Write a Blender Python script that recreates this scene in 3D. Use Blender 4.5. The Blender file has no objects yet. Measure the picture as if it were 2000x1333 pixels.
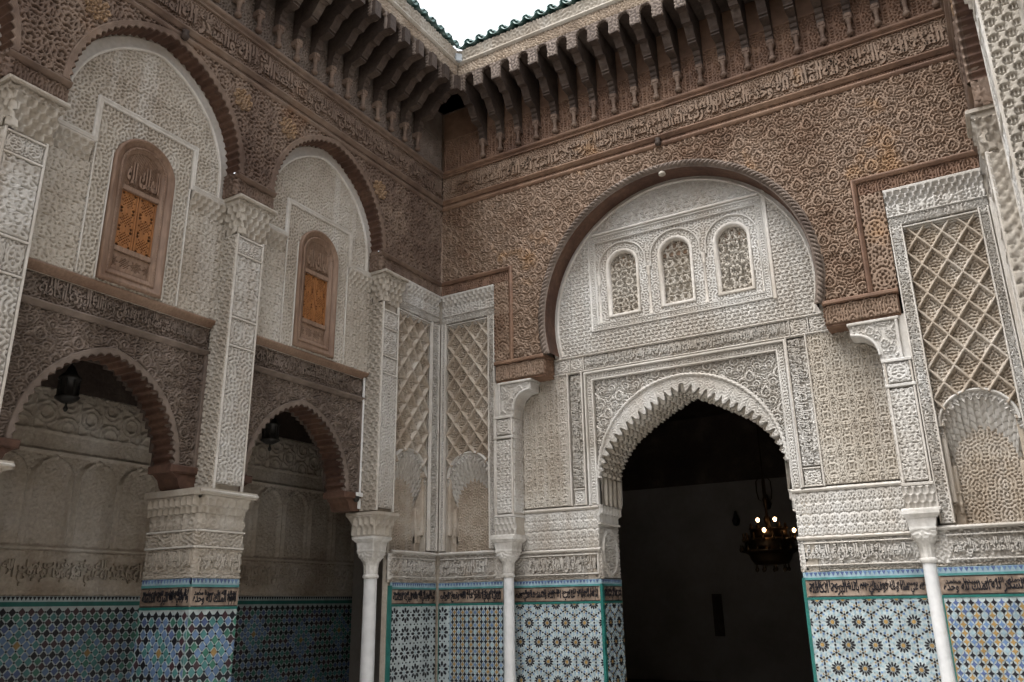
import bpy, math, random
import numpy as np
from mathutils import Matrix, Vector

random.seed(4)
RNG = np.random.default_rng(11)
SC = bpy.context.scene
COL = SC.collection

# ------------------------------------------------------------------ camera
cam_d = bpy.data.cameras.new('camera')
cam = bpy.data.objects.new('camera', cam_d)
COL.objects.link(cam)
cam_d.sensor_width = 36.0
cam_d.lens = 1588.48 / 2000 * 36.0
cam_d.clip_start = 0.05
cam_d.clip_end = 500.0
cR = Vector((0.8592985, 0.51125083, -0.01512214))
cU = Vector((0.16999659, -0.25759157, 0.95118229))
cF = Vector((-0.4823974, 0.81992022, 0.30825894))
M = Matrix.Identity(4)
for i in range(3):
    M[i][0], M[i][1], M[i][2] = cR[i], cU[i], -cF[i]
M.translation = Vector((7.0096, -9.7399, 1.6))
cam.matrix_world = M
SC.camera = cam

# ------------------------------------------------------------------ world, sun, exposure
W = bpy.data.worlds.new('World')
SC.world = W
W.use_nodes = True
nt = W.node_tree
nt.nodes.clear()
sky = nt.nodes.new('ShaderNodeTexSky')
sky.sky_type = 'NISHITA'
sky.sun_disc = False
SUN_EL, SUN_ROT = math.radians(66), math.radians(200)
sky.sun_elevation = SUN_EL
sky.sun_rotation = SUN_ROT
sky.dust_density = 4.0
sky.air_density = 1.2
hs = nt.nodes.new('ShaderNodeHueSaturation')
hs.inputs['Saturation'].default_value = 0.12      # an overcast, white sky
bg = nt.nodes.new('ShaderNodeBackground')
bg.inputs['Strength'].default_value = 0.15
wo = nt.nodes.new('ShaderNodeOutputWorld')
nt.links.new(sky.outputs[0], hs.inputs['Color'])
nt.links.new(hs.outputs[0], bg.inputs[0])
nt.links.new(bg.outputs[0], wo.inputs[0])

sun_d = bpy.data.lights.new('sun', 'SUN')
sun_d.energy = 0.8
sun_d.angle = math.radians(40)
sun_d.color = (1.0, 0.97, 0.92)
sun = bpy.data.objects.new('sun', sun_d)
COL.objects.link(sun)
sdir = Vector((math.sin(SUN_ROT) * math.cos(SUN_EL), math.cos(SUN_ROT) * math.cos(SUN_EL), math.sin(SUN_EL)))
sun.rotation_euler = sdir.to_track_quat('Z', 'Y').to_euler()
sun.location = (4, -6, 16)

SC.view_settings.view_transform = 'Standard'
SC.view_settings.look = 'None'
SC.view_settings.gamma = 1.0
SC.view_settings.use_curve_mapping = False
SC.view_settings.exposure = 1.75
SC.render.engine = 'CYCLES'
SC.cycles.use_denoising = True
SC.cycles.denoiser = 'OPENIMAGEDENOISE'
SC.cycles.max_bounces = 8
SC.cycles.diffuse_bounces = 5
SC.cycles.glossy_bounces = 3

# ------------------------------------------------------------------ materials
MATS = {}


def nodes_of(m):
    m.use_nodes = True
    return m.node_tree.nodes, m.node_tree.links


def make_mat(name, cols, rough=0.85, scale=1.6, fine=26.0, fine_amt=0.18, streak=0.0, streak_col=None,
             bump=0.0, spec=0.3, coat=0.0, grain=None):
    """cols: list of (position, rgb) for large-scale patches in world space."""
    m = bpy.data.materials.new(name)
    n, l = nodes_of(m)
    b = n['Principled BSDF']
    b.inputs['Roughness'].default_value = rough
    b.inputs['Specular IOR Level'].default_value = spec
    b.inputs['Coat Weight'].default_value = coat
    g = n.new('ShaderNodeNewGeometry')
    t1 = n.new('ShaderNodeTexNoise')
    t1.inputs['Scale'].default_value = scale
    t1.inputs['Detail'].default_value = 5
    t1.inputs['Roughness'].default_value = 0.6
    l.new(g.outputs['Position'], t1.inputs['Vector'])
    r = n.new('ShaderNodeValToRGB')
    el = r.color_ramp.elements
    while len(el) < len(cols):
        el.new(0.5)
    for e, (p, c) in zip(el, cols):
        e.position = p
        e.color = (*c, 1)
    l.new(t1.outputs['Fac'], r.inputs[0])
    col = r.outputs['Color']
    if grain:
        mp = n.new('ShaderNodeMapping')
        mp.inputs['Scale'].default_value = grain
        l.new(g.outputs['Position'], mp.inputs['Vector'])
        vec = mp.outputs['Vector']
    else:
        vec = g.outputs['Position']
    t2 = n.new('ShaderNodeTexNoise')
    t2.inputs['Scale'].default_value = fine
    t2.inputs['Detail'].default_value = 3
    l.new(vec, t2.inputs['Vector'])
    mr = n.new('ShaderNodeMapRange')
    mr.inputs['From Min'].default_value = 0.25
    mr.inputs['From Max'].default_value = 0.75
    mr.inputs['To Min'].default_value = 1 - fine_amt
    mr.inputs['To Max'].default_value = 1 + fine_amt
    l.new(t2.outputs['Fac'], mr.inputs['Value'])
    mx = n.new('ShaderNodeMix')
    mx.data_type = 'RGBA'
    mx.blend_type = 'MULTIPLY'
    mx.inputs[0].default_value = 1.0
    l.new(col, mx.inputs[6])
    l.new(mr.outputs[0], mx.inputs[7])
    col = mx.outputs[2]
    if streak:
        mp = n.new('ShaderNodeMapping')
        mp.inputs['Scale'].default_value = (2.6, 2.6, 0.22)
        l.new(g.outputs['Position'], mp.inputs['Vector'])
        t3 = n.new('ShaderNodeTexNoise')
        t3.inputs['Scale'].default_value = 1.5
        t3.inputs['Detail'].default_value = 6
        l.new(mp.outputs[0], t3.inputs['Vector'])
        mr2 = n.new('ShaderNodeMapRange')
        mr2.inputs['From Min'].default_value = 0.52
        mr2.inputs['From Max'].default_value = 0.74
        mr2.inputs['To Max'].default_value = streak
        l.new(t3.outputs['Fac'], mr2.inputs['Value'])
        m3 = n.new('ShaderNodeMix')
        m3.data_type = 'RGBA'
        l.new(mr2.outputs[0], m3.inputs[0])
        l.new(col, m3.inputs[6])
        m3.inputs[7].default_value = (*streak_col, 1)
        col = m3.outputs[2]
    l.new(col, b.inputs['Base Color'])
    if bump:
        bp = n.new('ShaderNodeBump')
        bp.inputs['Strength'].default_value = bump
        bp.inputs['Distance'].default_value = 0.02
        l.new(t2.outputs['Fac'], bp.inputs['Height'])
        l.new(bp.outputs[0], b.inputs['Normal'])
    MATS[name] = m
    return m


make_mat('stucco_white', [(0.3, (0.324, 0.293, 0.254)), (0.45, (0.411, 0.385, 0.350)), (0.58, (0.489, 0.472, 0.445)), (0.72, (0.551, 0.542, 0.525))], 0.9, 0.9, 30, 0.10,
         0.45, (0.36, 0.305, 0.25), bump=0.15)
make_mat('stucco_beige', [(0.3, (0.25, 0.195, 0.145)), (0.5, (0.36, 0.305, 0.245)), (0.7, (0.48, 0.44, 0.39))], 0.9, 1.3, 30, 0.12,
         0.4, (0.52, 0.50, 0.47), bump=0.15)
make_mat('stucco_sand', [(0.3, (0.292, 0.249, 0.203)), (0.5, (0.380, 0.341, 0.289)), (0.7, (0.459, 0.428, 0.380))], 0.9, 0.9, 30, 0.10,
         0.4, (0.60, 0.585, 0.56), bump=0.15)
make_mat('stucco_aged', [(0.3, (0.297, 0.237, 0.182)), (0.5, (0.451, 0.396, 0.330)), (0.7, (0.594, 0.561, 0.517))], 0.9, 0.9, 26, 0.14,
         0.35, (0.25, 0.20, 0.155), bump=0.15)
make_mat('plaster', [(0.3, (0.40, 0.36, 0.31)), (0.5, (0.50, 0.47, 0.43)), (0.75, (0.60, 0.58, 0.55))], 0.85, 1.6, 20, 0.10,
         0.35, (0.40, 0.34, 0.28), bump=0.1)
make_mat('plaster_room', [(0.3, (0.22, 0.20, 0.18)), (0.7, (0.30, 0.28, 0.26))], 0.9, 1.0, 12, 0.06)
make_mat('wood_carved', [(0.26, (0.089, 0.053, 0.036)), (0.38, (0.147, 0.090, 0.059)), (0.48, (0.205, 0.141, 0.100)), (0.58, (0.225, 0.160, 0.118)), (0.66, (0.273, 0.166, 0.091)), (0.76, (0.198, 0.104, 0.060))],
         0.75, 0.85, 7, 0.22, bump=0.12)
make_mat('wood_red', [(0.3, (0.099, 0.054, 0.036)), (0.5, (0.154, 0.088, 0.057)), (0.7, (0.213, 0.133, 0.087))],
         0.65, 1.1, 9, 0.22, bump=0.12)
make_mat('wood_grey', [(0.3, (0.085, 0.053, 0.039)), (0.45, (0.131, 0.088, 0.066)), (0.6, (0.183, 0.131, 0.099)), (0.72, (0.164, 0.097, 0.061))],
         0.8, 1.1, 8, 0.22, bump=0.12)
make_mat('wood_tan', [(0.3, (0.20, 0.15, 0.11)), (0.5, (0.30, 0.235, 0.175)), (0.72, (0.38, 0.32, 0.26))], 0.8, 1.2, 24, 0.2, bump=0.5)
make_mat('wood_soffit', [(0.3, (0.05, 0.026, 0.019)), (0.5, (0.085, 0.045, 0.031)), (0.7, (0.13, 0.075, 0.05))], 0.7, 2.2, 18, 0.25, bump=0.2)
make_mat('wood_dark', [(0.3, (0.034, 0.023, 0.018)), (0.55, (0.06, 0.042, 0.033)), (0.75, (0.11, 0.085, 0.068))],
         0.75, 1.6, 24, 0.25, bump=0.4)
make_mat('wood_lintel', [(0.3, (0.089, 0.064, 0.053)), (0.5, (0.145, 0.113, 0.092)), (0.75, (0.220, 0.176, 0.151))],
         0.8, 1.4, 9, 0.2, bump=0.12)
make_mat('wood_frame', [(0.3, (0.160, 0.096, 0.064)), (0.6, (0.228, 0.152, 0.108))], 0.6, 2.0, 14, 0.25, bump=0.1, grain=(3, 3, 0.4))
make_mat('wood_shutter', [(0.3, (0.204, 0.078, 0.023)), (0.7, (0.272, 0.114, 0.036))], 0.5, 3.0, 14, 0.25, bump=0.1, grain=(3, 3, 0.3))
make_mat('wood_medallion', [(0.3, (0.22, 0.145, 0.09)), (0.7, (0.30, 0.195, 0.115))], 0.7, 3.0, 20, 0.2)
make_mat('marble', [(0.3, (0.42, 0.425, 0.43)), (0.42, (0.56, 0.57, 0.58)), (0.6, (0.63, 0.635, 0.64)), (0.7, (0.52, 0.51, 0.49))], 0.35, 2.6, 9, 0.08, 0.5,
         (0.45, 0.41, 0.35), spec=0.5)
make_mat('marble_old', [(0.3, (0.42, 0.40, 0.37)), (0.5, (0.55, 0.53, 0.50)), (0.7, (0.66, 0.65, 0.63))], 0.55, 4.0, 16, 0.12, 0.4,
         (0.34, 0.28, 0.22), bump=0.2)
GL = {'white': (0.37, 0.425, 0.435), 'black': (0.012, 0.012, 0.017), 'teal': (0.07, 0.21, 0.21), 'blue': (0.12, 0.195, 0.335),
      'sky': (0.26, 0.36, 0.41), 'green': (0.05, 0.17, 0.125), 'ochre': (0.30, 0.195, 0.075), 'purple': (0.055, 0.028, 0.035),
      'rimgreen': (0.02, 0.125, 0.11), 'cobalt': (0.075, 0.11, 0.23)}
for k, c in GL.items():
    d = tuple(x * 0.82 for x in c)
    e = tuple(min(1, x * 1.2) for x in c)
    make_mat('glaze_' + k, [(0.32, d), (0.5, c), (0.68, e)], 0.28, 9.0, 5.0, 0.14, spec=0.45)
make_mat('tile_ground', [(0.32, (0.075, 0.052, 0.04)), (0.5, (0.20, 0.15, 0.115)), (0.68, (0.36, 0.29, 0.235))], 0.4, 4.0, 14, 0.2, spec=0.4)
make_mat('roof_glaze', [(0.3, (0.02, 0.055, 0.05)), (0.55, (0.05, 0.115, 0.105)), (0.75, (0.16, 0.23, 0.21))], 0.3, 7, 16, 0.25, spec=0.5)
make_mat('iron', [(0.3, (0.012, 0.011, 0.010)), (0.7, (0.03, 0.027, 0.024))], 0.5, 6, 30, 0.2)
make_mat('brass', [(0.3, (0.02, 0.012, 0.006)), (0.7, (0.05, 0.03, 0.014))], 0.45, 6, 30, 0.2)
MATS['brass'].node_tree.nodes['Principled BSDF'].inputs['Metallic'].default_value = 0.8
make_mat('white_plastic', [(0.3, (0.62, 0.62, 0.61)), (0.7, (0.72, 0.72, 0.71))], 0.4, 4, 20, 0.04)
make_mat('grey_metal', [(0.3, (0.30, 0.33, 0.35)), (0.7, (0.42, 0.44, 0.46))], 0.4, 4, 20, 0.06)
make_mat('stone_floor', [(0.3, (0.50, 0.48, 0.45)), (0.7, (0.64, 0.62, 0.59))], 0.4, 1.5, 14, 0.1)


def lamp_mat(name, col, s):
    m = bpy.data.materials.new(name)
    n, l = nodes_of(m)
    b = n['Principled BSDF']
    b.inputs['Base Color'].default_value = (*col, 1)
    b.inputs['Emission Color'].default_value = (*col, 1)
    b.inputs['Emission Strength'].default_value = s
    MATS[name] = m


lamp_mat('bulb_lit', (1.0, 0.58, 0.28), 4.5)

# ------------------------------------------------------------------ object helpers


def tag(o, label=None, cat=None, group=None, kind=None):
    if label:
        o['label'] = label
    if cat:
        o['category'] = cat
    if group:
        o['group'] = group
    if kind or cat:
        o['kind'] = kind or 'thing'
    return o


def thing(name, label, cat, loc=(0, 0, 0), group=None, kind=None):
    o = bpy.data.objects.new(name, None)
    COL.objects.link(o)
    o.location = loc
    o.empty_display_size = 0.2
    tag(o, label, cat, group, kind or 'thing')
    return o


def link(name, me, parent=None, mat=None, kind=None):
    o = bpy.data.objects.new(name, me)
    if mat is not None and not me.materials:
        me.materials.append(MATS[mat])
    COL.objects.link(o)
    if parent is not None:
        o.parent = parent
        # vertices are in world space: undo the placement of the empty at the thing's base
        if parent.type == 'EMPTY':
            o.matrix_parent_inverse = Matrix.Translation(-Vector(parent.location))
    if kind:
        o['kind'] = kind
    return o


NTRI = [0]


def quads_mesh(name, V, Q, smooth=False):
    me = bpy.data.meshes.new(name)
    V = np.ascontiguousarray(V, dtype=np.float32)
    Q = np.ascontiguousarray(Q, dtype=np.int32)
    nv, nq = len(V), len(Q)
    me.vertices.add(nv)
    me.vertices.foreach_set('co', V.ravel())
    me.loops.add(nq * 4)
    me.loops.foreach_set('vertex_index', Q.ravel())
    me.polygons.add(nq)
    me.polygons.foreach_set('loop_start', np.arange(nq, dtype=np.int32) * 4)
    me.polygons.foreach_set('loop_total', np.full(nq, 4, np.int32))
    me.update(calc_edges=True)
    if smooth:
        me.polygons.foreach_set('use_smooth', np.ones(nq, bool))
    NTRI[0] += nq * 2
    return me


def poly_mesh(name, V, F, smooth=False):
    me = bpy.data.meshes.new(name)
    me.from_pydata([tuple(map(float, v)) for v in V], [], [list(map(int, f)) for f in F])
    me.update()
    if smooth:
        me.polygons.foreach_set('use_smooth', np.ones(len(me.polygons), bool))
    NTRI[0] += sum(len(f) - 2 for f in F)
    return me


class Fr:
    """A wall frame: u along the wall, v up, n out of the wall."""

    def __init__(s, o, u, n, v=(0, 0, 1)):
        s.o, s.u, s.v, s.n = (np.array(a, float) for a in (o, u, v, n))

    def pt(s, U, V, N):
        U, V, N = np.broadcast_arrays(np.asarray(U, float), np.asarray(V, float), np.asarray(N, float))
        return s.o + U[..., None] * s.u + V[..., None] * s.v + N[..., None] * s.n


XR = 7.46
FB = Fr((0, 0, 0), (1, 0, 0), (0, -1, 0))
FL = Fr((0, 0, 0), (0, 1, 0), (1, 0, 0))
FRt = Fr((XR, 0, 0), (0, -1, 0), (-1, 0, 0))


def skirt(V, Q, n, depth):
    e = np.concatenate([Q[:, [0, 1]], Q[:, [1, 2]], Q[:, [2, 3]], Q[:, [3, 0]]])
    key = np.sort(e, 1).astype(np.int64)
    key = key[:, 0] * (len(V) + 1) + key[:, 1]
    _, idx, cnt = np.unique(key, return_index=True, return_counts=True)
    be = e[idx[cnt == 1]]
    vs, inv = np.unique(be.ravel(), return_inverse=True)
    inv = inv.reshape(be.shape)
    W2 = V[vs] - np.asarray(n) * depth
    base = len(V)
    Q2 = np.stack([be[:, 1], be[:, 0], base + inv[:, 0], base + inv[:, 1]], 1)
    return np.concatenate([V, W2]), np.concatenate([Q, Q2])


DEEP = 1.9
SHALLOW = {'stalactite_cornice', 'stalactite_course', 'stalactite_capital', 'stalactite_fringe', 'lozenge_lattice', 'jamb_capital', 'niche_impost', 'foot_carving',
           'shutter', 'lower_panel', 'lunette', 'bead_row', 'stucco_cornice', 'bead_course', 'arch_back', 'door_wall_back', 'spandrel_boss'}


def relief(name, fr, u0, u1, v0, v1, N, h, mat, parent, res=0.012, mask=None, sk=0.05, kind=None, smooth=False):
    """A carved panel: a grid displaced along the wall normal by h(u, v)."""
    nu = max(2, int(round((u1 - u0) / res)))
    nv = max(2, int(round((v1 - v0) / res)))
    U, V = np.meshgrid(np.linspace(u0, u1, nu + 1), np.linspace(v0, v1, nv + 1))
    H = h(U, V) if callable(h) else np.full_like(U, h)
    if name not in SHALLOW:
        H = H.max() - (H.max() - H) * DEEP
    P = fr.pt(U, V, N + H).reshape(-1, 3)
    i = np.arange((nu + 1) * (nv + 1)).reshape(nv + 1, nu + 1)
    Q = np.stack([i[:-1, :-1], i[:-1, 1:], i[1:, 1:], i[1:, :-1]], -1)
    if mask is not None:
        Uc = 0.25 * (U[:-1, :-1] + U[1:, 1:]) * 2
        Vc = 0.25 * (V[:-1, :-1] + V[1:, 1:]) * 2
        Q = Q[mask(Uc, Vc)]
    Q = Q.reshape(-1, 4)
    if mask is not None:
        used, inv = np.unique(Q.ravel(), return_inverse=True)
        P = P[used]
        Q = inv.reshape(-1, 4)
    if sk:
        P, Q = skirt(P, Q, fr.n, sk)
    return link(name, quads_mesh(name, P, Q, smooth), parent, mat, kind)


def ringrel(name, fr, A, B, N, h, mat, parent, nv, sk=0.0, NB=None, smooth=False):
    """A surface between two polylines A and B (arrays of u,v); h(s, t) with s the arc length and t 0..1."""
    A, B = np.asarray(A, float), np.asarray(B, float)
    s = np.concatenate([[0], np.cumsum(np.hypot(*np.diff(A, axis=0).T))])
    t = np.linspace(0, 1, nv + 1)
    S, T = np.meshgrid(s, t)
    U = A[:, 0][None] * (1 - T) + B[:, 0][None] * T
    V = A[:, 1][None] * (1 - T) + B[:, 1][None] * T
    NN = N if NB is None else N * (1 - T) + NB * T
    H = h(U, V, S, T) if callable(h) else h
    P = fr.pt(U, V, NN + H).reshape(-1, 3)
    nu = len(A) - 1
    i = np.arange((nu + 1) * (nv + 1)).reshape(nv + 1, nu + 1)
    Q = np.stack([i[:-1, :-1], i[:-1, 1:], i[1:, 1:], i[1:, :-1]], -1).reshape(-1, 4)
    if sk:
        P, Q = skirt(P, Q, fr.n, sk)
    return link(name, quads_mesh(name, P, Q, smooth), parent, mat)


def box_arr(fr, u0, u1, v0, v1, n0, n1, c=0.0):
    """corner coordinates and faces of a box, chamfered on the front edges by c"""
    if c:
        pts = [(u0, v0, n0), (u1, v0, n0), (u1, v1, n0), (u0, v1, n0),
               (u0, v0, n1 - c), (u1, v0, n1 - c), (u1, v1, n1 - c), (u0, v1, n1 - c),
               (u0 + c, v0 + c, n1), (u1 - c, v0 + c, n1), (u1 - c, v1 - c, n1), (u0 + c, v1 - c, n1)]
        F = [(3, 2, 1, 0), (0, 1, 5, 4), (1, 2, 6, 5), (2, 3, 7, 6), (3, 0, 4, 7),
             (4, 5, 9, 8), (5, 6, 10, 9), (6, 7, 11, 10), (7, 4, 8, 11), (8, 9, 10, 11)]
    else:
        pts = [(u0, v0, n0), (u1, v0, n0), (u1, v1, n0), (u0, v1, n0), (u0, v0, n1), (u1, v0, n1), (u1, v1, n1), (u0, v1, n1)]
        F = [(3, 2, 1, 0), (0, 1, 5, 4), (1, 2, 6, 5), (2, 3, 7, 6), (3, 0, 4, 7), (4, 5, 6, 7)]
    p = np.array(pts)
    return fr.pt(p[:, 0], p[:, 1], p[:, 2]), F


def box(name, fr, u0, u1, v0, v1, n0, n1, mat, parent, c=0.0):
    u0, u1 = min(u0, u1), max(u0, u1)
    if name.endswith('_core'):
        n1 -= 0.035
    V, F = box_arr(fr, u0, u1, v0, v1, n0, n1, c)
    return link(name, poly_mesh(name, V, F), parent, mat)


def sweep(name, fr, path, prof, mat, parent, closed=False, smooth=False, hook=None):
    """prof: list of (offset to the left of the path, n).  hook(s, k) -> extra offset"""
    p = np.asarray(path, float)
    if closed:
        t = np.roll(p, -1, 0) - np.roll(p, 1, 0)
    else:
        t = np.gradient(p, axis=0)
        # keep mitred corners true
        d = np.diff(p, axis=0)
        d /= np.maximum(np.hypot(d[:, 0], d[:, 1])[:, None], 1e-9)
        t = np.concatenate([d[:1], d[:-1] + d[1:], d[-1:]])
    t /= np.maximum(np.hypot(t[:, 0], t[:, 1])[:, None], 1e-9)
    nrm = np.stack([-t[:, 1], t[:, 0]], 1)
    if not closed:
        d2 = np.concatenate([d[:1], d])
        cosb = np.abs(nrm[:, 0] * -d2[:, 1] + nrm[:, 1] * d2[:, 0])
        nrm = nrm / np.maximum(cosb, 0.5)[:, None]
    k = len(prof)
    P = []
    for o, n in prof:
        P.append(fr.pt(p[:, 0] + nrm[:, 0] * o, p[:, 1] + nrm[:, 1] * o, n))
    P = np.stack(P, 1)                       # path, prof
    m = len(p)
    i = np.arange(m * k).reshape(m, k)
    if closed:
        i = np.concatenate([i, i[:1]])
    Q = np.stack([i[:-1, :-1], i[:-1, 1:], i[1:, 1:], i[1:, :-1]], -1).reshape(-1, 4)
    return link(name, quads_mesh(name, P.reshape(-1, 3), Q, smooth), parent, mat)


def prism(name, fr, outline, n0, n1, mat, parent):
    o = np.asarray(outline, float)
    k = len(o)
    V = np.concatenate([fr.pt(o[:, 0], o[:, 1], n1), fr.pt(o[:, 0], o[:, 1], n0)])
    F = [list(range(k)), list(range(2 * k - 1, k - 1, -1))] + [[j, k + j, k + (j + 1) % k, (j + 1) % k] for j in range(k)]
    return link(name, poly_mesh(name, V, F), parent, mat)


def lathe_arr(prof, c, seg=24, sq=None):
    a = np.linspace(0, 2 * math.pi, seg, endpoint=False)
    P = []
    for j, (r, z) in enumerate(prof):
        k = 0.0 if sq is None else sq[j]
        rr = r / np.maximum(np.abs(np.cos(a)), np.abs(np.sin(a))) * k + r * (1 - k)
        P.append(np.stack([c[0] + rr * np.cos(a), c[1] + rr * np.sin(a), np.full(seg, c[2] + z)], 1))
    P = np.stack(P)
    m = len(prof)
    i = np.arange(m * seg).reshape(m, seg)
    j = np.roll(i, -1, 1)
    Q = np.stack([i[:-1], j[:-1], j[1:], i[1:]], -1).reshape(-1, 4)
    return P.reshape(-1, 3), Q


def lathe(name, prof, c, mat, parent, seg=24, sq=None, smooth=True):
    P, Q = lathe_arr(prof, c, seg, sq)
    return link(name, quads_mesh(name, P, Q, smooth), parent, mat)


def merge(parts):
    Vs, Fs, b = [], [], 0
    for V, F in parts:
        Vs.append(np.asarray(V))
        Fs += [[int(i) + b for i in f] for f in F]
        b += len(V)
    return np.concatenate(Vs), Fs


# ------------------------------------------------------------------ carved patterns (heights 0..1, in metres)


def sstep(a, b, x):
    t = np.clip((x - a) / (b - a), 0, 1)
    return t * t * (3 - 2 * t)


def sampler(R, pu, pv):
    n, m = R.shape

    def f(u, v):
        x = np.asarray(u) / pu * m
        y = np.asarray(v) / pv * n
        x0 = np.floor(x).astype(int)
        y0 = np.floor(y).astype(int)
        fx, fy = x - x0, y - y0
        x0, x1, y0, y1 = x0 % m, (x0 + 1) % m, y0 % n, (y0 + 1) % n
        return (R[y0, x0] * (1 - fx) + R[y0, x1] * fx) * (1 - fy) + (R[y1, x0] * (1 - fx) + R[y1, x1] * fx) * fy
    return f


def labyrinth(seed, wl, per=1.6, n=512, stretch=1.0, band=0.20, sharp=0.30):
    r = np.random.default_rng(seed)
    k0 = per / wl
    ky, kx = np.meshgrid(np.fft.fftfreq(n, 1 / n), np.fft.fftfreq(n, 1 / n), indexing='ij')
    k = np.hypot(kx, ky * stretch)
    A = np.exp(-((k - k0) / (band * k0)) ** 2)
    F = np.fft.fft2(r.normal(size=(n, n))) * A
    g = np.real(np.fft.ifft2(F))
    g /= g.std()
    return sampler(sstep(-sharp, sharp, g), per, per)


LAB = labyrinth(1, 0.043)
LABF = labyrinth(2, 0.040)
LABC = labyrinth(3, 0.055)
LABV = labyrinth(4, 0.045, stretch=0.38)
LABH = labyrinth(5, 0.036, stretch=1.8)


def mirror_lab(f, p):
    """fold a labyrinth about vertical axes every p metres: bilateral arabesque"""
    def g(u, v):
        return f(np.abs((u / p) % 2 - 1) * p, v)
    return g


def raster(pu, pv, strokes, n=120):
    m = n
    nn = int(round(n * pv / pu))
    X, Y = np.meshgrid((np.arange(m) + 0.5) / m * pu, (np.arange(nn) + 0.5) / nn * pv)
    H = np.zeros_like(X)
    for pts, w, h in strokes:
        pts = np.asarray(pts, float)
        for ox in (-pu, 0, pu):
            for oy in (-pv, 0, pv):
                q = pts + [ox, oy]
                if q[:, 0].max() < -w or q[:, 0].min() > pu + w or q[:, 1].max() < -w or q[:, 1].min() > pv + w:
                    continue
                D = np.full_like(X, 9.0)
                for a, b in zip(q[:-1], q[1:]):
                    d = b - a
                    L = d @ d + 1e-12
                    t = np.clip(((X - a[0]) * d[0] + (Y - a[1]) * d[1]) / L, 0, 1)
                    D = np.minimum(D, (X - a[0] - t * d[0]) ** 2 + (Y - a[1] - t * d[1]) ** 2)
                D = np.sqrt(D)
                H = np.maximum(H, h * (1 - sstep(0.55 * w, 0.95 * w, D)))
    return H


def arc(cx, cy, r, a0, a1, k=14, ry=None):
    a = np.radians(np.linspace(a0, a1, k))
    return np.stack([cx + r * np.cos(a), cy + (ry or r) * np.sin(a)], 1)


def spiral(cx, cy, r0, r1, a0, a1, k=24):
    a = np.radians(np.linspace(a0, a1, k))
    r = np.linspace(r0, r1, k)
    return np.stack([cx + r * np.cos(a), cy + r * np.sin(a)], 1)


def mir(s, pu):
    return s + [(np.stack([pu - p[:, 0], p[:, 1]], 1), w, h) for p, w, h in s]


# scrolling arabesque with shells, volutes and palmettes, half-drop repeat
pu, pv = 0.44, 0.54
half = []
for (dx, dy) in ((0, 0), (pu / 2, pv / 2)):
    half += [(spiral(0.085 + dx, 0.10 + dy, 0.066, 0.014, -60, 420), 0.014, 1.0),
             (np.array([[0.085 + dx, 0.10 + dy], [0.086 + dx, 0.101 + dy]]), 0.017, 0.95),
             (arc(0.0 + dx, 0.235 + dy, 0.072, -30, 95), 0.014, 0.9),
             (np.array([[0.0 + dx, 0.325 + dy], [0.035 + dx, 0.275 + dy], [0.062 + dx, 0.225 + dy], [0.05 + dx, 0.18 + dy], [0.0 + dx, 0.16 + dy]]), 0.013, 1.0),
             (np.array([[0.0 + dx, 0.27 + dy], [0.02 + dx, 0.24 + dy], [0.0 + dx, 0.21 + dy]]), 0.011, 0.8),
             (np.array([[0.15 + dx, 0.08 + dy], [0.18 + dx, 0.15 + dy], [0.14 + dx, 0.21 + dy], [0.10 + dx, 0.20 + dy]]), 0.012, 0.9),
             (arc(0.155 + dx, 0.225 + dy, 0.028, 0, 320), 0.011, 0.8),
             (arc(0.0 + dx, 0.03 + dy, 0.06, 0, 180), 0.012, 1.0)]
    for a in range(10, 91, 20):
        half.append((np.array([[0.0 + dx + 0.016 * math.cos(math.radians(a)), 0.028 + dy + 0.016 * math.sin(math.radians(a))],
                               [0.0 + dx + 0.05 * math.cos(math.radians(a)), 0.028 + dy + 0.05 * math.sin(math.radians(a))]]), 0.007, 0.75))
SCROLL = sampler(raster(pu, pv, mir(half, pu), 150), pu, pv)


def p_scroll(u, v):
    return np.maximum(SCROLL(u, v), 0.45 * LABF(u, v))


# denser vertical arabesque for the gallery spandrels
pu2, pv2 = 0.30, 0.36
half = []
for (dx, dy) in ((0, 0), (pu2 / 2, pv2 / 2)):
    half += [(spiral(0.05 + dx, 0.07 + dy, 0.045, 0.01, -80, 380), 0.011, 0.95),
             (np.array([[0.0 + dx, 0.24 + dy], [0.028 + dx, 0.19 + dy], [0.035 + dx, 0.15 + dy], [0.0 + dx, 0.11 + dy]]), 0.011, 1.0),
             (np.array([[0.01 + dx, 0.0 + dy], [0.06 + dx, 0.03 + dy], [0.11 + dx, 0.1 + dy], [0.07 + dx, 0.17 + dy]]), 0.010, 0.9)]
DENSE = sampler(raster(pu2, pv2, mir(half, pu2), 110), pu2, pv2)


def p_dense(u, v):
    return np.maximum(0.95 * DENSE(u, v), 0.75 * LAB(u, v))


def contours(f, levels, w):
    """thin raised lines along level sets of f(u, v)"""
    e = 1e-3

    def g(u, v):
        F = f(u, v)
        gx = (f(u + e, v) - F) / e
        gy = (f(u, v + e) - F) / e
        G = np.hypot(gx, gy) + 1.5
        h = np.zeros_like(F)
        for L in levels:
            h = np.maximum(h, 1 - sstep(0.6 * w, w, np.abs(F - L) / G))
        return h
    return g


TAU = 2 * math.pi
OG = contours(lambda u, v: np.cos(TAU * u / 0.205) + np.cos(TAU * v / 0.29) + 0.35 * np.cos(2 * TAU * u / 0.205), (-0.55, 0.35, 1.35), 0.0095)


def p_ogee(u, v):
    d = np.minimum(np.hypot((u + 0.1025) % 0.205 - 0.1025, (v + 0.145) % 0.29 - 0.145),
                   np.hypot(u % 0.205 - 0.1025, v % 0.29 - 0.145))
    return np.maximum(np.maximum(OG(u, v), 0.9 * (1 - sstep(0.010, 0.016, d))), 0.6 * LABF(u, v))


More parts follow.
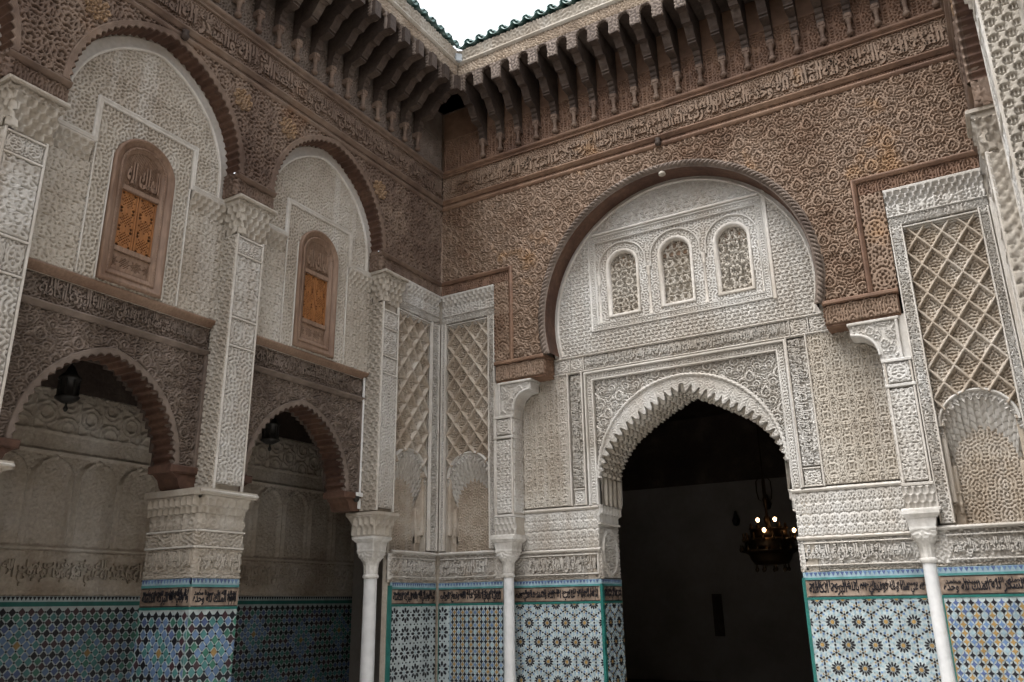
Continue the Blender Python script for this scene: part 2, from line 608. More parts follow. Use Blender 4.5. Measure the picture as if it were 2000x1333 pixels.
WV = contours(lambda u, v: np.sin(TAU * u / 0.115) * 1.0 + 1.15 * np.cos(TAU * v / 0.10) * np.cos(TAU * u / 0.23), (-0.6, 0.6), 0.0095)


def p_wave(u, v):
    return np.maximum(WV(u, v), 0.35 * LABF(u, v))


def tri_cos(u, v, a):
    k = TAU / a
    return np.cos(k * u) + np.cos(k * (0.5 * u + 0.866 * v)) + np.cos(k * (0.5 * u - 0.866 * v))


HX = contours(lambda u, v: tri_cos(u, v, 0.125), (-0.9, 0.9), 0.011)
HXF = contours(lambda u, v: tri_cos(u, v, 0.09), (-0.9, 0.9), 0.008)


def p_hex(u, v):
    return HX(u, v)


def PALM(u, v):
    pu_, pv_ = 0.104, 0.10
    r = np.floor(v / pv_)
    x = (u + (r % 2) * pu_ / 2) % pu_ - pu_ / 2
    y = v % pv_ - pv_ * 0.5
    bud = 1 - sstep(0.0055, 0.010, np.abs(np.hypot(x * 1.25, y * 0.8) - 0.021))
    hood = (1 - sstep(0.0055, 0.010, np.abs(np.hypot(x, y * 0.85 + 0.012) - 0.044))) * (y > -0.03)
    stem = (np.abs(x) < 0.006) & (y < -0.018)
    return np.maximum(np.maximum(bud, 0.9 * hood), 0.9 * stem)


def stars(u, v, a, k, r1, r2):
    """radial needles on a triangular lattice"""
    b = a * 0.866
    best = np.full(np.shape(u), 9.0)
    th = np.zeros(np.shape(u))
    for s in (0, 1):
        x = (u + s * a / 2) % a - a / 2
        y = (v + s * b + b) % (2 * b) - b
        d = np.hypot(x, y)
        t = np.arctan2(y, x)
        th = np.where(d < best, t, th)
        best = np.minimum(best, d)
    need = (np.cos(k * th) > 0.0) & (best > r1) & (best < r2)
    ringh = 1 - sstep(0.006, 0.010, np.abs(best - r2))
    return np.maximum(np.where(need, 1.0, 0.0), ringh), best


def p_star(u, v):
    h, b = stars(u, v, 0.20, 10, 0.014, 0.07)
    return np.maximum(h, np.where(b > 0.07, HXF(u, v), 0))


def p_starB(u, v):
    h, b = stars(u, v, 0.15, 8, 0.012, 0.05)
    return np.maximum(h, np.where(b > 0.05, HXF(u * 1.1, v * 1.1), 0))


GIR = contours(lambda u, v: np.sin(TAU * u / 0.2 + 0.9 * np.cos(TAU * v / 0.26)) * np.cos(TAU * v / 0.26), (0.3, -0.3), 0.009)


def p_girih(u, v):
    x, y = u % 0.2 - 0.1, v % 0.26 - 0.13
    return np.maximum(GIR(u, v), 0.9 * (1 - sstep(0.007, 0.012, np.abs(np.hypot(x, y) - 0.05))))


def p_arcade(w, v0, hh):
    """a row of pointed arches of width w starting at height v0"""
    def g(u, v):
        x = np.abs(u % w - w / 2)
        y = (v - v0) / hh
        lim = np.where(y < 0.45, 0.42 * w, 0.42 * w * np.sqrt(np.clip(1 - ((y - 0.45) / 0.5) ** 2, 0, 1)))
        out = 1 - sstep(0.006, 0.011, np.abs(x - lim))
        inn = 1 - sstep(0.005, 0.010, np.abs(x - lim * 0.55))
        return np.maximum(np.maximum(out, 0.8 * inn), 0.6 * LABF(u, v))
    return g


def ARC_(u, v):
    w, y = 0.21, v / 0.16
    x = np.abs(u % w - w / 2)
    lim = np.where(y < 0.45, 0.44 * w, 0.44 * w * np.sqrt(np.clip(1 - ((y - 0.45) / 0.5) ** 2, 0, 1)))
    return np.maximum(1 - sstep(0.006, 0.011, np.abs(x - lim)), 0.9 * (1 - sstep(0.005, 0.010, np.abs(x - lim * 0.6))))


def p_eightstar(a=0.105):
    """star cut-outs with small upright strokes standing in each, half-drop"""
    def g(u, v):
        r = np.floor(v / (a * 0.62))
        x = (u + (r % 2) * a / 2) % a - a / 2
        y = v % (a * 0.62) - a * 0.31
        s1 = np.maximum(np.abs(x), np.abs(y))
        s2 = (np.abs(x) + np.abs(y)) * 0.7071
        d = np.minimum(s1, s2)
        cut = sstep(0.024, 0.029, d)
        bars = (np.abs(x % 0.018 - 0.009) < 0.0045) & (y > -0.014) & (y < 0.02)
        base = (np.abs(y + 0.013) < 0.005) & (np.abs(x) < 0.02)
        return np.maximum(cut, np.where((bars | base) & (d < 0.022), 0.85, 0))
    return g


P8 = p_eightstar()


def sebka_h(u, v, a=0.235, b=0.36):
    """lozenge ribs with cusped inner edges over a carved floor (0..1 of 0.07 m)"""
    x, y = u / a, v / b
    p, q = x + y, x - y
    dp = np.abs((p + 0.5) % 1 - 0.5)
    dq = np.abs((q + 0.5) % 1 - 0.5)
    s = 1 / math.hypot(1 / a, 1 / b)
    lob_p = 0.008 * np.abs(np.sin(TAU * q * 1.5))
    lob_q = 0.008 * np.abs(np.sin(TAU * p * 1.5))
    rib = np.maximum(1 - sstep(0.010, 0.016, dp * s), 1 - sstep(0.010, 0.016, dq * s))
    low = 1 - sstep(0.020, 0.026, np.minimum(dp * s + lob_p - 0.004, dq * s + lob_q - 0.004))
    return np.maximum(rib, np.maximum(0.55 * low, 0.36 * SLABS(np.abs(u - a / 2), v)))


def muq(w, v0, v1, rows, d_out, d_niche, u_off=0.0):
    """tiers of little stalactite niches stepping out upwards (metres)"""
    hh = (v1 - v0) / rows

    def g(u, v):
        r = np.clip(np.floor((v - v0) / hh), 0, rows - 1)
        a = ((u - u_off) / w + 0.5 * (r % 2)) % 1 - 0.5
        b = np.clip((v - v0 - r * hh) / hh, 0, 1)
        lim = 0.5 + 0.42 * np.sqrt(np.clip(1 - (a / 0.4) ** 2, 0, 1))
        niche = (np.abs(a) < 0.4) & (b < lim)
        base = d_out * (r + 1) / rows
        curve = d_niche * np.sqrt(np.clip(1 - (a / 0.42) ** 2, 0, 1)) * (1 - 0.35 * b)
        return np.where(niche, base - curve, base)
    return g


# ------------------------------------------------------------------ repeating carved cells
# The carving repeats: one finely cut cell per motif is modelled once and its mesh is shared by all the pieces of a panel.


def symlab(seed, pv, wl, lo=-0.62, hi=-0.22, n=224):
    """narrow deep grooves between flat leaves, periodic in v, mirrored in u"""
    r = np.random.default_rng(seed)
    k0 = pv / wl
    ky, kx = np.meshgrid(np.fft.fftfreq(n, 1 / n), np.fft.fftfreq(n, 1 / n), indexing='ij')
    A = np.exp(-((np.hypot(kx, ky) - k0) / (0.2 * k0)) ** 2)
    g = np.real(np.fft.ifft2(np.fft.fft2(r.normal(size=(n, n))) * A))
    return sampler(sstep(lo, hi, g / g.std()), pv, pv)


class Cell:
    def __init__(s, pu, pv, H, res=0.0062):
        s.pu, s.pv, s.H, s.res, s.cache = pu, pv, H, res, {}

    def grid(s, d):
        nu, nv = int(round(s.pu / s.res)), int(round(s.pv / s.res))
        U, V = np.meshgrid(np.linspace(0, s.pu, nu + 1), np.linspace(0, s.pv, nv + 1))
        Z = (s.H(U, V) - 1) * d
        P = np.stack([U, V, Z], -1).reshape(-1, 3)
        i = np.arange((nu + 1) * (nv + 1)).reshape(nv + 1, nu + 1)
        Q = np.stack([i[:-1, :-1], i[:-1, 1:], i[1:, 1:], i[1:, :-1]], -1).reshape(-1, 4)
        return P, Q

    def mesh(s, d, mat):
        if (d, mat) not in s.cache:
            P, Q = skirt(*s.grid(d), (0, 0, 1), d + 0.02)
            me = quads_mesh('carved_cell', P, Q)
            me.materials.append(MATS[mat])
            s.cache[(d, mat)] = me
        return s.cache[(d, mat)]


_coarse = {}


def coarse(c):
    if c not in _coarse:
        _coarse[c] = Cell(c.pu, c.pv, c.H, c.res * 3.2)
    return _coarse[c]


def carve(name, fr, u0, u1, v0, v1, top, d, cell, mat, parent, mask=None):
    """cover u0..u1 x v0..v1 with cells; the leaves' faces lie at n = top, the grooves d deeper"""
    nx = max(1, int(round((u1 - u0) / cell.pu)))
    ny = max(1, int(round((v1 - v0) / cell.pv)))
    cu, cv = (u1 - u0) / nx, (v1 - v0) / ny
    sx, sy = cu / cell.pu, cv / cell.pv
    B = Matrix(((fr.u[0], fr.v[0], fr.n[0], 0), (fr.u[1], fr.v[1], fr.n[1], 0), (fr.u[2], fr.v[2], fr.n[2], 0), (0, 0, 0, 1)))
    S = Matrix.Diagonal((sx, sy, 1, 1))
    P0 = Q0 = None
    for j in range(ny):
        row = random.uniform(-0.003, 0.003) if 'spandrel' in name or 'arch' in name else 0.0     # boards are never quite flush
        for i in range(nx):
            a, b = u0 + i * cu, v0 + j * cv
            if mask is not None:
                if P0 is None:
                    P0, Q0 = cell.grid(d)
                    C0 = P0[Q0].mean(1)
                m = mask(a + C0[:, 0] * sx, b + C0[:, 1] * sy)
                if not m.any():
                    continue
                if not m.all():
                    q = Q0[m]
                    us_, inv = np.unique(q.ravel(), return_inverse=True)
                    p = P0[us_]
                    W3 = fr.pt(a + p[:, 0] * sx, b + p[:, 1] * sy, top + row + p[:, 2])
                    W3, q = skirt(W3, inv.reshape(-1, 4), fr.n, d + 0.02)
                    link(name, quads_mesh(name, W3, q), parent, mat)
                    continue
            o = bpy.data.objects.new(name, cell.mesh(d, mat))
            COL.objects.link(o)
            o.parent = parent
            if parent.type == 'EMPTY':
                o.matrix_parent_inverse = Matrix.Translation(-Vector(parent.location))
            o.matrix_basis = Matrix.Translation(Vector(fr.pt(a, b, top + row + random.uniform(-0.0012, 0.0012)))) @ B @ S


def mixed(lab, pu, motif=None, k=0.82):
    def H(u, v):
        h = k * lab(np.abs(u - pu / 2), v) if motif is not None else lab(np.abs(u - pu / 2), v)
        return h if motif is None else np.maximum(h, motif(u, v))
    return H


_lat = contours(lambda u, v: np.cos(TAU * u / 0.36) + np.cos(TAU * v / 0.40), (-0.08,), 0.011)
C_TYMP = Cell(0.36, 0.40, mixed(symlab(21, 0.40, 0.043), 0.36, _lat, 0.9))
C_LACE = Cell(0.30, 0.36, mixed(symlab(22, 0.36, 0.042), 0.30))
C_SIDE = Cell(0.23, 0.22, mixed(symlab(23, 0.22, 0.040), 0.23, contours(lambda u, v: np.sin(TAU * u / 0.115) + 1.1 * np.cos(TAU * v / 0.11) * np.cos(TAU * u / 0.23), (-0.5, 0.5), 0.008), 0.75))
C_OGEE = Cell(0.205, 0.29, mixed(symlab(24, 0.29, 0.036), 0.205, lambda u, v: OG(u, v), 0.8), 0.0055)
C_WAVE = Cell(0.23, 0.20, mixed(symlab(25, 0.20, 0.034), 0.23, WV, 0.55), 0.0055)
C_HEX = Cell(0.25, 0.28868, lambda u, v: HX(u, v))
C_SCROLL = Cell(0.44, 0.54, lambda u, v: np.maximum(SCROLL(u, v), 0.55 * SLAB54(np.abs(u - 0.22), v)), 0.0060)
SLAB54 = symlab(26, 0.54, 0.036)
C_DENSE = Cell(0.30, 0.36, lambda u, v: np.maximum(DENSE(u, v), 0.85 * SLAB36(np.abs(u - 0.15), v)), 0.0068)
SLAB36 = symlab(27, 0.36, 0.048, -0.5, -0.05)
C_PALM = Cell(0.104, 0.20, mixed(symlab(28, 0.20, 0.034), 0.104, lambda u, v: PALM(u, v), 0.7), 0.0052)
_ev = symlab(29, 0.60, 0.040)
C_EAVE = Cell(0.327, 0.60, lambda u, v: np.maximum(0.85 * _ev(np.abs(u - 0.1635), v), np.maximum(
    1 - sstep(0.008, 0.013, np.abs(np.abs(u - 0.1635) - 0.13 * np.sqrt(np.clip(1 - (np.clip(v - 0.28, 0, 1) / 0.26) ** 2, 0, 1)))), (v > 0.565) * 1.0)))
C_FRZ = Cell(0.42, 0.43, mixed(symlab(30, 0.43, 0.036), 0.42))
C_VERT = Cell(0.27, 0.52, mixed(symlab(31, 0.52, 0.044), 0.27, lambda u, v: 0.95 * (1 - sstep(0.008, 0.014, np.abs(np.hypot(u - 0.135, (v % 0.26) - 0.13) - 0.085))), 0.85))
C_KNOT = Cell(0.20, 0.20, mixed(symlab(32, 0.20, 0.034), 0.20, lambda u, v: 1 - sstep(0.008, 0.013, np.abs(np.hypot(u - 0.1, v - 0.1) - 0.07)), 0.8), 0.0055)
C_ARC = Cell(0.21, 0.16, lambda u, v: np.maximum(ARC_(u, v), 0.6 * SLAB16(np.abs(u - 0.105), v)))
SLABS = symlab(34, 0.36, 0.036, -0.6, -0.15)
C_SEBKA = Cell(0.235, 0.36, sebka_h, 0.0058)
C_NARROW = Cell(0.11, 0.44, mixed(symlab(35, 0.44, 0.036), 0.11), 0.0058)
C_SCROLLS = Cell(0.36, 0.44, lambda u, v: C_SCROLL.H(u * 0.44 / 0.36, v * 0.54 / 0.44), 0.0058)
C_FRZ2 = Cell(0.37, 0.266, mixed(symlab(36, 0.266, 0.036), 0.37))
C_BAND = Cell(0.44, 0.11, lambda u, v: C_NARROW.H(v, u), 0.0058)
SLAB16 = symlab(33, 0.16, 0.034)


# ------------------------------------------------------------------ lettering
AR = {'ا': 0xFE8D, 'ب': 0xFE8F, 'ة': 0xFE93, 'ت': 0xFE95, 'ج': 0xFE9D, 'ح': 0xFEA1, 'خ': 0xFEA5, 'د': 0xFEA9, 'ذ': 0xFEAB, 'ر': 0xFEAD,
      'ز': 0xFEAF, 'س': 0xFEB1, 'ش': 0xFEB5, 'ص': 0xFEB9, 'ض': 0xFEBD, 'ط': 0xFEC1, 'ع': 0xFEC9, 'غ': 0xFECD, 'ف': 0xFED1, 'ق': 0xFED5,
      'ك': 0xFED9, 'ل': 0xFEDD, 'م': 0xFEE1, 'ن': 0xFEE5, 'ه': 0xFEE9, 'و': 0xFEED, 'ي': 0xFEF1}
RONLY = set('اةدذرزو')


def shape_ar(s):
    out = []
    for w in s.split(' '):
        o, i, prev = '', 0, False
        while i < len(w):
            c = w[i]
            if c == 'ل' and i + 1 < len(w) and w[i + 1] == 'ا':
                o += chr(0xFEFC if prev else 0xFEFB)
                prev = False
                i += 2
                continue
            nxt = (i + 1 < len(w)) and c not in RONLY
            b = AR[c]
            o += chr(b + 1 if prev else b) if c in RONLY else chr(b + (3 if prev and nxt else 1 if prev else 2 if nxt else 0))
            prev = nxt
            i += 1
        out.append(o)
    return ' '.join(out)[::-1]


_TX = {}


def text_tris(s):
    if s in _TX:
        return _TX[s]
    cu = bpy.data.curves.new('lettering', 'FONT')
    cu.body = shape_ar(s)
    cu.size = 1
    cu.resolution_u = 1
    cu.offset = 0.03
    ob = bpy.data.objects.new('lettering', cu)
    COL.objects.link(ob)
    dg = bpy.context.evaluated_depsgraph_get()
    me = bpy.data.meshes.new_from_object(ob.evaluated_get(dg))
    n = len(me.vertices)
    co = np.empty(n * 3, np.float32)
    me.vertices.foreach_get('co', co)
    co = co.reshape(-1, 3)[:, :2].astype(float)
    me.calc_loop_triangles()
    t = np.empty(len(me.loop_triangles) * 3, np.int32)
    me.loop_triangles.foreach_get('vertices', t)
    t = t.reshape(-1, 3)
    bpy.data.objects.remove(ob)
    bpy.data.curves.remove(cu)
    bpy.data.meshes.remove(me)
    lo, hi = co.min(0), co.max(0)
    co = (co - lo) / (hi - lo)
    _TX[s] = (co, t, (hi - lo)[0] / (hi - lo)[1])
    return _TX[s]


def letters(fr, items, N, th):
    """items: (text, u0, u1, v0, v1, vertical).  Returns vertices and triangles of raised letters."""
    Vs, Fs, base = [], [], 0
    for q, (s, u0, u1, v0, v1, vert) in enumerate(items):
        co, t, _ = text_tris(s)
        dn = 0.0011 * (q % 5)          # neighbours never share a plane
        if vert:
            u = u0 + (1 - co[:, 1]) * (u1 - u0)
            v = v0 + co[:, 0] * (v1 - v0)
        else:
            u = u0 + co[:, 0] * (u1 - u0)
            v = v0 + co[:, 1] * (v1 - v0)
        n = len(co)
        A = fr.pt(u, v, N + th + dn)
        B = fr.pt(u, v, N - 0.004)
        e = np.concatenate([t[:, [0, 1]], t[:, [1, 2]], t[:, [2, 0]]])
        key = np.sort(e, 1).astype(np.int64)
        key = key[:, 0] * n + key[:, 1]
        _, idx, cnt = np.unique(key, return_index=True, return_counts=True)
        be = e[idx[cnt == 1]]
        Vs += [A, B]
        Fs += (t + base).tolist()
        Fs += np.stack([be[:, 1] + base, be[:, 0] + base, be[:, 0] + base + n, be[:, 1] + base + n], 1).tolist()
        base += 2 * n
    return np.concatenate(Vs), Fs


PH = ['بسم الله الرحمن الرحيم', 'الحمد لله رب العالمين', 'الملك لله وحده', 'العزة لله والشكر لله', 'وصلى الله على سيدنا محمد', 'نصر من الله وفتح قريب',
      'العافية الباقية', 'اليمن والاقبال', 'البركة الكاملة', 'وما توفيقي الا بالله', 'والحمد لله على نعمه', 'لا غالب الا الله']
PH = [p.replace('ى', 'ي') for p in PH]
_ph = [0]


def script_band(name, fr, u0, u1, v0, v1, N, th, mat, parent, vert=False, asp=1.15, dbl=True):
    """dense two-storey cursive writing filling a band"""
    L = (v1 - v0) if vert else (u1 - u0)
    H = (u1 - u0) if vert else (v1 - v0)
    items, p = [], 0.0
    rows = ((0.0, 0.80), (0.30, 1.0), (0.05, 0.55)) if dbl == 3 else ((0.0, 0.86), (0.42, 1.0)) if dbl else ((0.0, 1.0),)
    for lo, hi in rows:
        p = 0.0 if lo == 0 else 0.02 * L
        while p < L - 0.25 * H:
            s = PH[_ph[0] % len(PH)]
            _ph[0] += 1
            w = text_tris(s)[2] * H * (hi - lo) / (asp * (1.55 if lo == 0 else 1.0))
            w = min(w, L - p)
            if w < 0.5 * H:
                break
            if vert:
                items.append((s, u0 + (1 - hi) * H, u0 + (1 - lo) * H, v0 + p, v0 + p + w, True))
            else:
                items.append((s, u0 + p, u0 + p + w, v0 + lo * H, v0 + hi * H, False))
            p += w + 0.015
    V, F = letters(fr, items, N, th)
    return link(name, poly_mesh(name, V, F), parent, mat)


# ------------------------------------------------------------------ outlines


def pointed(uc, a, z0, rise, n=80, drop=0.0):
    """left foot -> apex -> right foot of a two-centred arch, optional straight drop below the springing"""
    r = (a * a + rise * rise) / (2 * a)
    cx = r - a
    ang = np.linspace(math.pi, math.pi - math.atan2(rise, cx), n)
    L = np.stack([uc + cx + r * np.cos(ang), z0 + r * np.sin(ang)], 1)
    Rr = L[::-1].copy()
    Rr[:, 0] = 2 * uc - Rr[:, 0]
    P = np.concatenate([L, Rr[1:]])
    if drop:
        P = np.concatenate([[[P[0, 0], z0 - drop]], P, [[P[-1, 0], z0 - drop]]])
    return P


def resample(P, step):
    P = np.asarray(P, float)
    s = np.concatenate([[0], np.cumsum(np.hypot(*np.diff(P, axis=0).T))])
    n = max(2, int(round(s[-1] / step)))
    t = np.linspace(0, s[-1], n + 1)
    return np.stack([np.interp(t, s, P[:, 0]), np.interp(t, s, P[:, 1])], 1), t


def offset(P, d):
    t = np.gradient(P, axis=0)
    t /= np.maximum(np.hypot(t[:, 0], t[:, 1])[:, None], 1e-9)
    d = np.broadcast_to(np.asarray(d, float), (len(P),))
    return P + np.stack([-t[:, 1], t[:, 0]], 1) * d[:, None]     # to the left of the path


def scalloped(P, pitch, depth, step):
    """cusped edge: lobes bite outwards (left of a left-to-right arch = outside)"""
    Q, s = resample(P, step)
    k = max(1, round(s[-1] / pitch))
    return offset(Q, depth * np.abs(np.sin(math.pi * s * k / s[-1])))


def inside_pointed(u, v, uc, a, z0, rise, g=0.0):
    r = (a * a + rise * rise) / (2 * a)
    cx = r - a
    up = (np.hypot(u - uc - cx, v - z0) < r + g) & (np.hypot(u - uc + cx, v - z0) < r + g)
    return np.where(v > z0, up, np.abs(u - uc) < a + g)


def roll(w, n0, n1, k=7):
    """half-round moulding profile of width w"""
    a = np.linspace(0, math.pi, k)
    return [(-w / 2 * math.cos(x), n0 + (n1 - n0) * math.sin(x)) for x in a]


def step_prof(w, n0, n1):
    return [(0, n0), (0, n0 + (n1 - n0) * 0.55), (w * 0.2, n0 + (n1 - n0) * 0.6), (w * 0.3, n1), (w * 0.72, n1), (w * 0.8, n0 + (n1 - n0) * 0.5), (w, n0 + (n1 - n0) * 0.45), (w, n0)]


def hline(name, fr, u0, u1, v, w, n0, n1, mat, parent, kind='step'):
    """a horizontal moulding whose lower edge is at v"""
    prof = step_prof(w, n0, n1) if kind == 'step' else [(w / 2 + o, n) for o, n in roll(w, n0, n1)]
    return sweep(name, fr, [(u0, v), (u1, v)], prof, mat, parent)


# ------------------------------------------------------------------ zellige
SH = {}


def reg(k, pts):
    SH[k] = np.array(pts, float)


def petal(l0, l1, w):
    return [(l0, 0), (l0 + (l1 - l0) * 0.35, -w), (l1 - (l1 - l0) * 0.12, -w * 0.8), (l1, 0), (l1 - (l1 - l0) * 0.12, w * 0.8), (l0 + (l1 - l0) * 0.35, w)]


reg('dia', [(0.040, 0), (0, 0.0445), (-0.040, 0), (0, -0.0445)])
reg('node', [(0.009, -0.009), (0.009, 0.009), (-0.009, 0.009), (-0.009, -0.009)])
reg('pet12', petal(0.024, 0.073, 0.0100))
reg('gold', [(0.021 * math.cos(a), 0.021 * math.sin(a)) for a in np.linspace(0, TAU, 12, endpoint=False)])
reg('blue6', [(0.0128 * math.cos(a), 0.0128 * math.sin(a)) for a in np.linspace(0, TAU, 6, endpoint=False)])
reg('dot6', [(0.0125 * math.cos(a), 0.0125 * math.sin(a)) for a in np.linspace(0, TAU, 6, endpoint=False)])
reg('ypet', petal(0.015, 0.054, 0.0105))
reg('ytri', [(0.012, 0.0), (0.036, -0.009), (0.036, 0.009)])
reg('pet8', petal(0.032, 0.098, 0.0185))
reg('oct', [(0.014 * math.cos(a), 0.014 * math.sin(a)) for a in np.linspace(0, TAU, 8, endpoint=False)])


def concave(a, b, k=5):
    P = []
    c = [(a, 0), (0, b), (-a, 0), (0, -b)]
    for i in range(4):
        p, q = np.array(c[i]), np.array(c[(i + 1) % 4])
        for t in np.linspace(0, 1, k, endpoint=False):
            m = p * (1 - t) + q * t
            P.append(tuple(m * (1 - 0.62 * math.sin(math.pi * t) * 0.5)))
    return P


reg('curv', concave(0.029, 0.040))
reg('tria', [(-0.021, 0), (0.021, 0), (0, -0.042)])
reg('hexa', [(0.017, -0.03), (0.033, 0), (0.017, 0.03), (-0.017, 0.03), (-0.033, 0), (-0.017, -0.03)])

_shm = {}


def clip_rect(q, u0, u1, v0, v1):
    P = [tuple(x) for x in q]
    for ax, lim, sgn in ((0, u0, 1), (0, u1, -1), (1, v0, 1), (1, v1, -1)):
        out = []
        for i in range(len(P)):
            a, b = P[i], P[(i + 1) % len(P)]
            da, db = sgn * (a[ax] - lim), sgn * (b[ax] - lim)
            if da >= 0:
                out.append(a)
            if (da >= 0) != (db >= 0):
                t = da / (da - db)
                out.append((a[0] + t * (b[0] - a[0]), a[1] + t * (b[1] - a[1])))
        P = out
        if len(P) < 3:
            return None
    A = 0.5 * abs(sum(P[i][0] * P[(i + 1) % len(P)][1] - P[(i + 1) % len(P)][0] * P[i][1] for i in range(len(P))))
    return np.array(P) if A > 2e-5 else None



def lay_tiles(fr, pieces, N, parent, rect, indiv=0, indiv_shape=None, near=None, th=0.004):
    """pieces: (shape, colour, u, v, angle). The largest go in as single tiles, the rest as one field."""
    u0, u1, v0, v1 = rect
    keep = []
    for s, c, u, v, a in pieces:
        p = SH[s]
        ca, sa = math.cos(a), math.sin(a)
        q = np.stack([u + p[:, 0] * ca - p[:, 1] * sa, v + p[:, 0] * sa + p[:, 1] * ca], 1)
        whole = not (q[:, 0].min() < u0 or q[:, 0].max() > u1 or q[:, 1].min() < v0 or q[:, 1].max() > v1)
        if not whole:
            q = clip_rect(q, u0, u1, v0, v1)
            if q is None:
                continue
        keep.append((s, c, u, v, a, q, whole))
    single = set()
    if indiv:
        cand = [i for i, k in enumerate(keep) if k[6] and (indiv_shape is None or k[0] in indiv_shape)]
        if near:
            cand.sort(key=lambda i: near(keep[i][2], keep[i][3]))
        single = set(cand[:indiv])
    B = Matrix(((fr.u[0], fr.v[0], fr.n[0], 0), (fr.u[1], fr.v[1], fr.n[1], 0), (fr.u[2], fr.v[2], fr.n[2], 0), (0, 0, 0, 1)))
    Vs, Fs, Mi, cols, base = [], [], [], [], 0
    for i, (s, c, u, v, a, q, _w) in enumerate(keep):
        k = len(q)
        if i in single:
            if (s, c) not in _shm:
                p = SH[s]
                V = [(x, y, th) for x, y in p] + [(x * 1.05, y * 1.05, -0.001) for x, y in p]
                F = [list(range(k))] + [[j, k + j, k + (j + 1) % k, (j + 1) % k] for j in range(k)]
                me = poly_mesh('tile', V, F)
                me.materials.append(MATS['glaze_' + c])
                _shm[(s, c)] = me
            o = bpy.data.objects.new('tile', _shm[(s, c)])
            COL.objects.link(o)
            o.parent = parent
            pos = fr.pt(u, v, N + random.uniform(-0.0006, 0.0010))
            tilt = Matrix.Rotation(random.gauss(0, 0.012), 4, 'X') @ Matrix.Rotation(random.gauss(0, 0.012), 4, 'Y')
            o.matrix_basis = Matrix.Translation(Vector(pos)) @ B @ Matrix.Rotation(a, 4, 'Z') @ tilt
            continue
        if c not in cols:
            cols.append(c)
        d = random.uniform(-0.0006, 0.0008)
        Vs.append(np.concatenate([fr.pt(q[:, 0], q[:, 1], N + th + d), fr.pt(q[:, 0], q[:, 1], N - 0.001)]))
        Fs.append([base + j for j in range(k)])
        Fs += [[base + j, base + k + j, base + k + (j + 1) % k, base + (j + 1) % k] for j in range(k)]
        Mi += [cols.index(c)] * (k + 1)
        base += 2 * k
    if Vs:
        me = poly_mesh('tile_field', np.concatenate(Vs), Fs)
        for c in cols:
            me.materials.append(MATS['glaze_' + c])
        me.polygons.foreach_set('material_index', np.array(Mi, np.int32))
        link('tile_field', me, parent, None, 'stuff')


def z_lozenge(u0, u1, v0, v1, cent):
    """lattice of lozenges in coloured rings round ochre centres"""
    P, pr = [], 0.058
    pu_ = (u1 - u0) / max(1, round((u1 - u0) / 0.105))
    u0 = u0 + pu_ / 2
    j = 0
    rg = random.Random(int(u0 * 100) + 7)
    v = v1 - 0.05
    while v > v0:
        i = 0
        u = u0 - (pu_ / 2 if j % 2 else 0.0)
        while u < u1 + 0.06:
            d = 99
            for cu, cv in cent:
                cu2 = u0 + round((cu - u0) / pu_) * pu_
                cv2 = v1 - 0.05 - 2 * round((v1 - 0.05 - cv) / (2 * pr)) * pr
                d = min(d, abs(u - cu2) / (pu_ / 2) + abs(v - cv2) / pr)
            d = int(round(d))
            c = ('ochre' if d == 0 else rg.choice(['teal', 'blue', 'green', 'teal']) if d <= 2 else rg.choice(['blue', 'teal', 'blue']) if d <= 4
                 else (rg.choice(['black', 'black', 'purple']) if (j % 2 == 0) else rg.choice(['green', 'green', 'teal', 'blue', 'cobalt'] if d % 8 < 4 else ['blue', 'cobalt', 'teal', 'green'])))
            P.append(('dia', c, u, v, 0.0))
            P.append(('node', 'black', u + pu_ / 2, v, 0.0))
            u += pu_
        v -= pr
        j += 1
    return P


def z_star12(u0, u1, v0, v1):
    P, a = [], 0.275
    b = a * 0.866
    j = 0
    v = v1 + 0.01
    while v > v0 - b:
        u = u0 + 0.1 - a + (a / 2 if j % 2 else 0)
        while u < u1 + a:
            P.append(('gold', 'ochre', u, v, 0))
            for k in range(12):
                t = TAU * k / 12
                P.append(('pet12', 'black', u, v, t))
                P.append(('blue6', 'sky', u + 0.093 * math.cos(t + TAU / 24), v + 0.093 * math.sin(t + TAU / 24), t))
                if k % 2:
                    for d_ in (0.24, -0.24):
                        P.append(('blue6', 'sky' if d_ > 0 else 'blue', u + 0.117 * math.cos(t + d_), v + 0.117 * math.sin(t + d_), t))
            for sgn in (1, -1):
                cu, cv = u, v + sgn * a / math.sqrt(3)
                for k in range(3):
                    t = TAU * k / 3 + sgn * math.pi / 2
                    P.append(('ypet', 'black', cu, cv, t))
                    P.append(('ytri', 'ochre', cu, cv, t + math.pi / 3))
                P.append(('blue6', 'black', cu, cv, 0))
            for k in range(3):
                t = TAU * k / 6
                P.append(('dot6', 'black', u + a / 2 * math.cos(t), v + a / 2 * math.sin(t), 0))
            u += a
        v -= b
        j += 1
    return P


def z_curv(u0, u1, v0, v1, ph=0):
    P, pu_, pr = [], 0.0675, 0.0415
    j = 0
    v = v1 - 0.04
    while v > v0:
        i = 0
        u = u0 + 0.05 - (pu_ / 2 if j % 2 else 0)
        while u < u1 + 0.04:
            c = 'black' if j % 2 == 0 else ('ochre' if (i + ph) % 2 else ('blue' if j % 4 == 1 else 'sky'))
            if c == 'black' and (i + j) % 3 == 1:
                c = 'cobalt' if ph else 'black'
            P.append(('curv', c, u, v, 0))
            u += pu_
            i += 1
        v -= pr
        j += 1
    return P


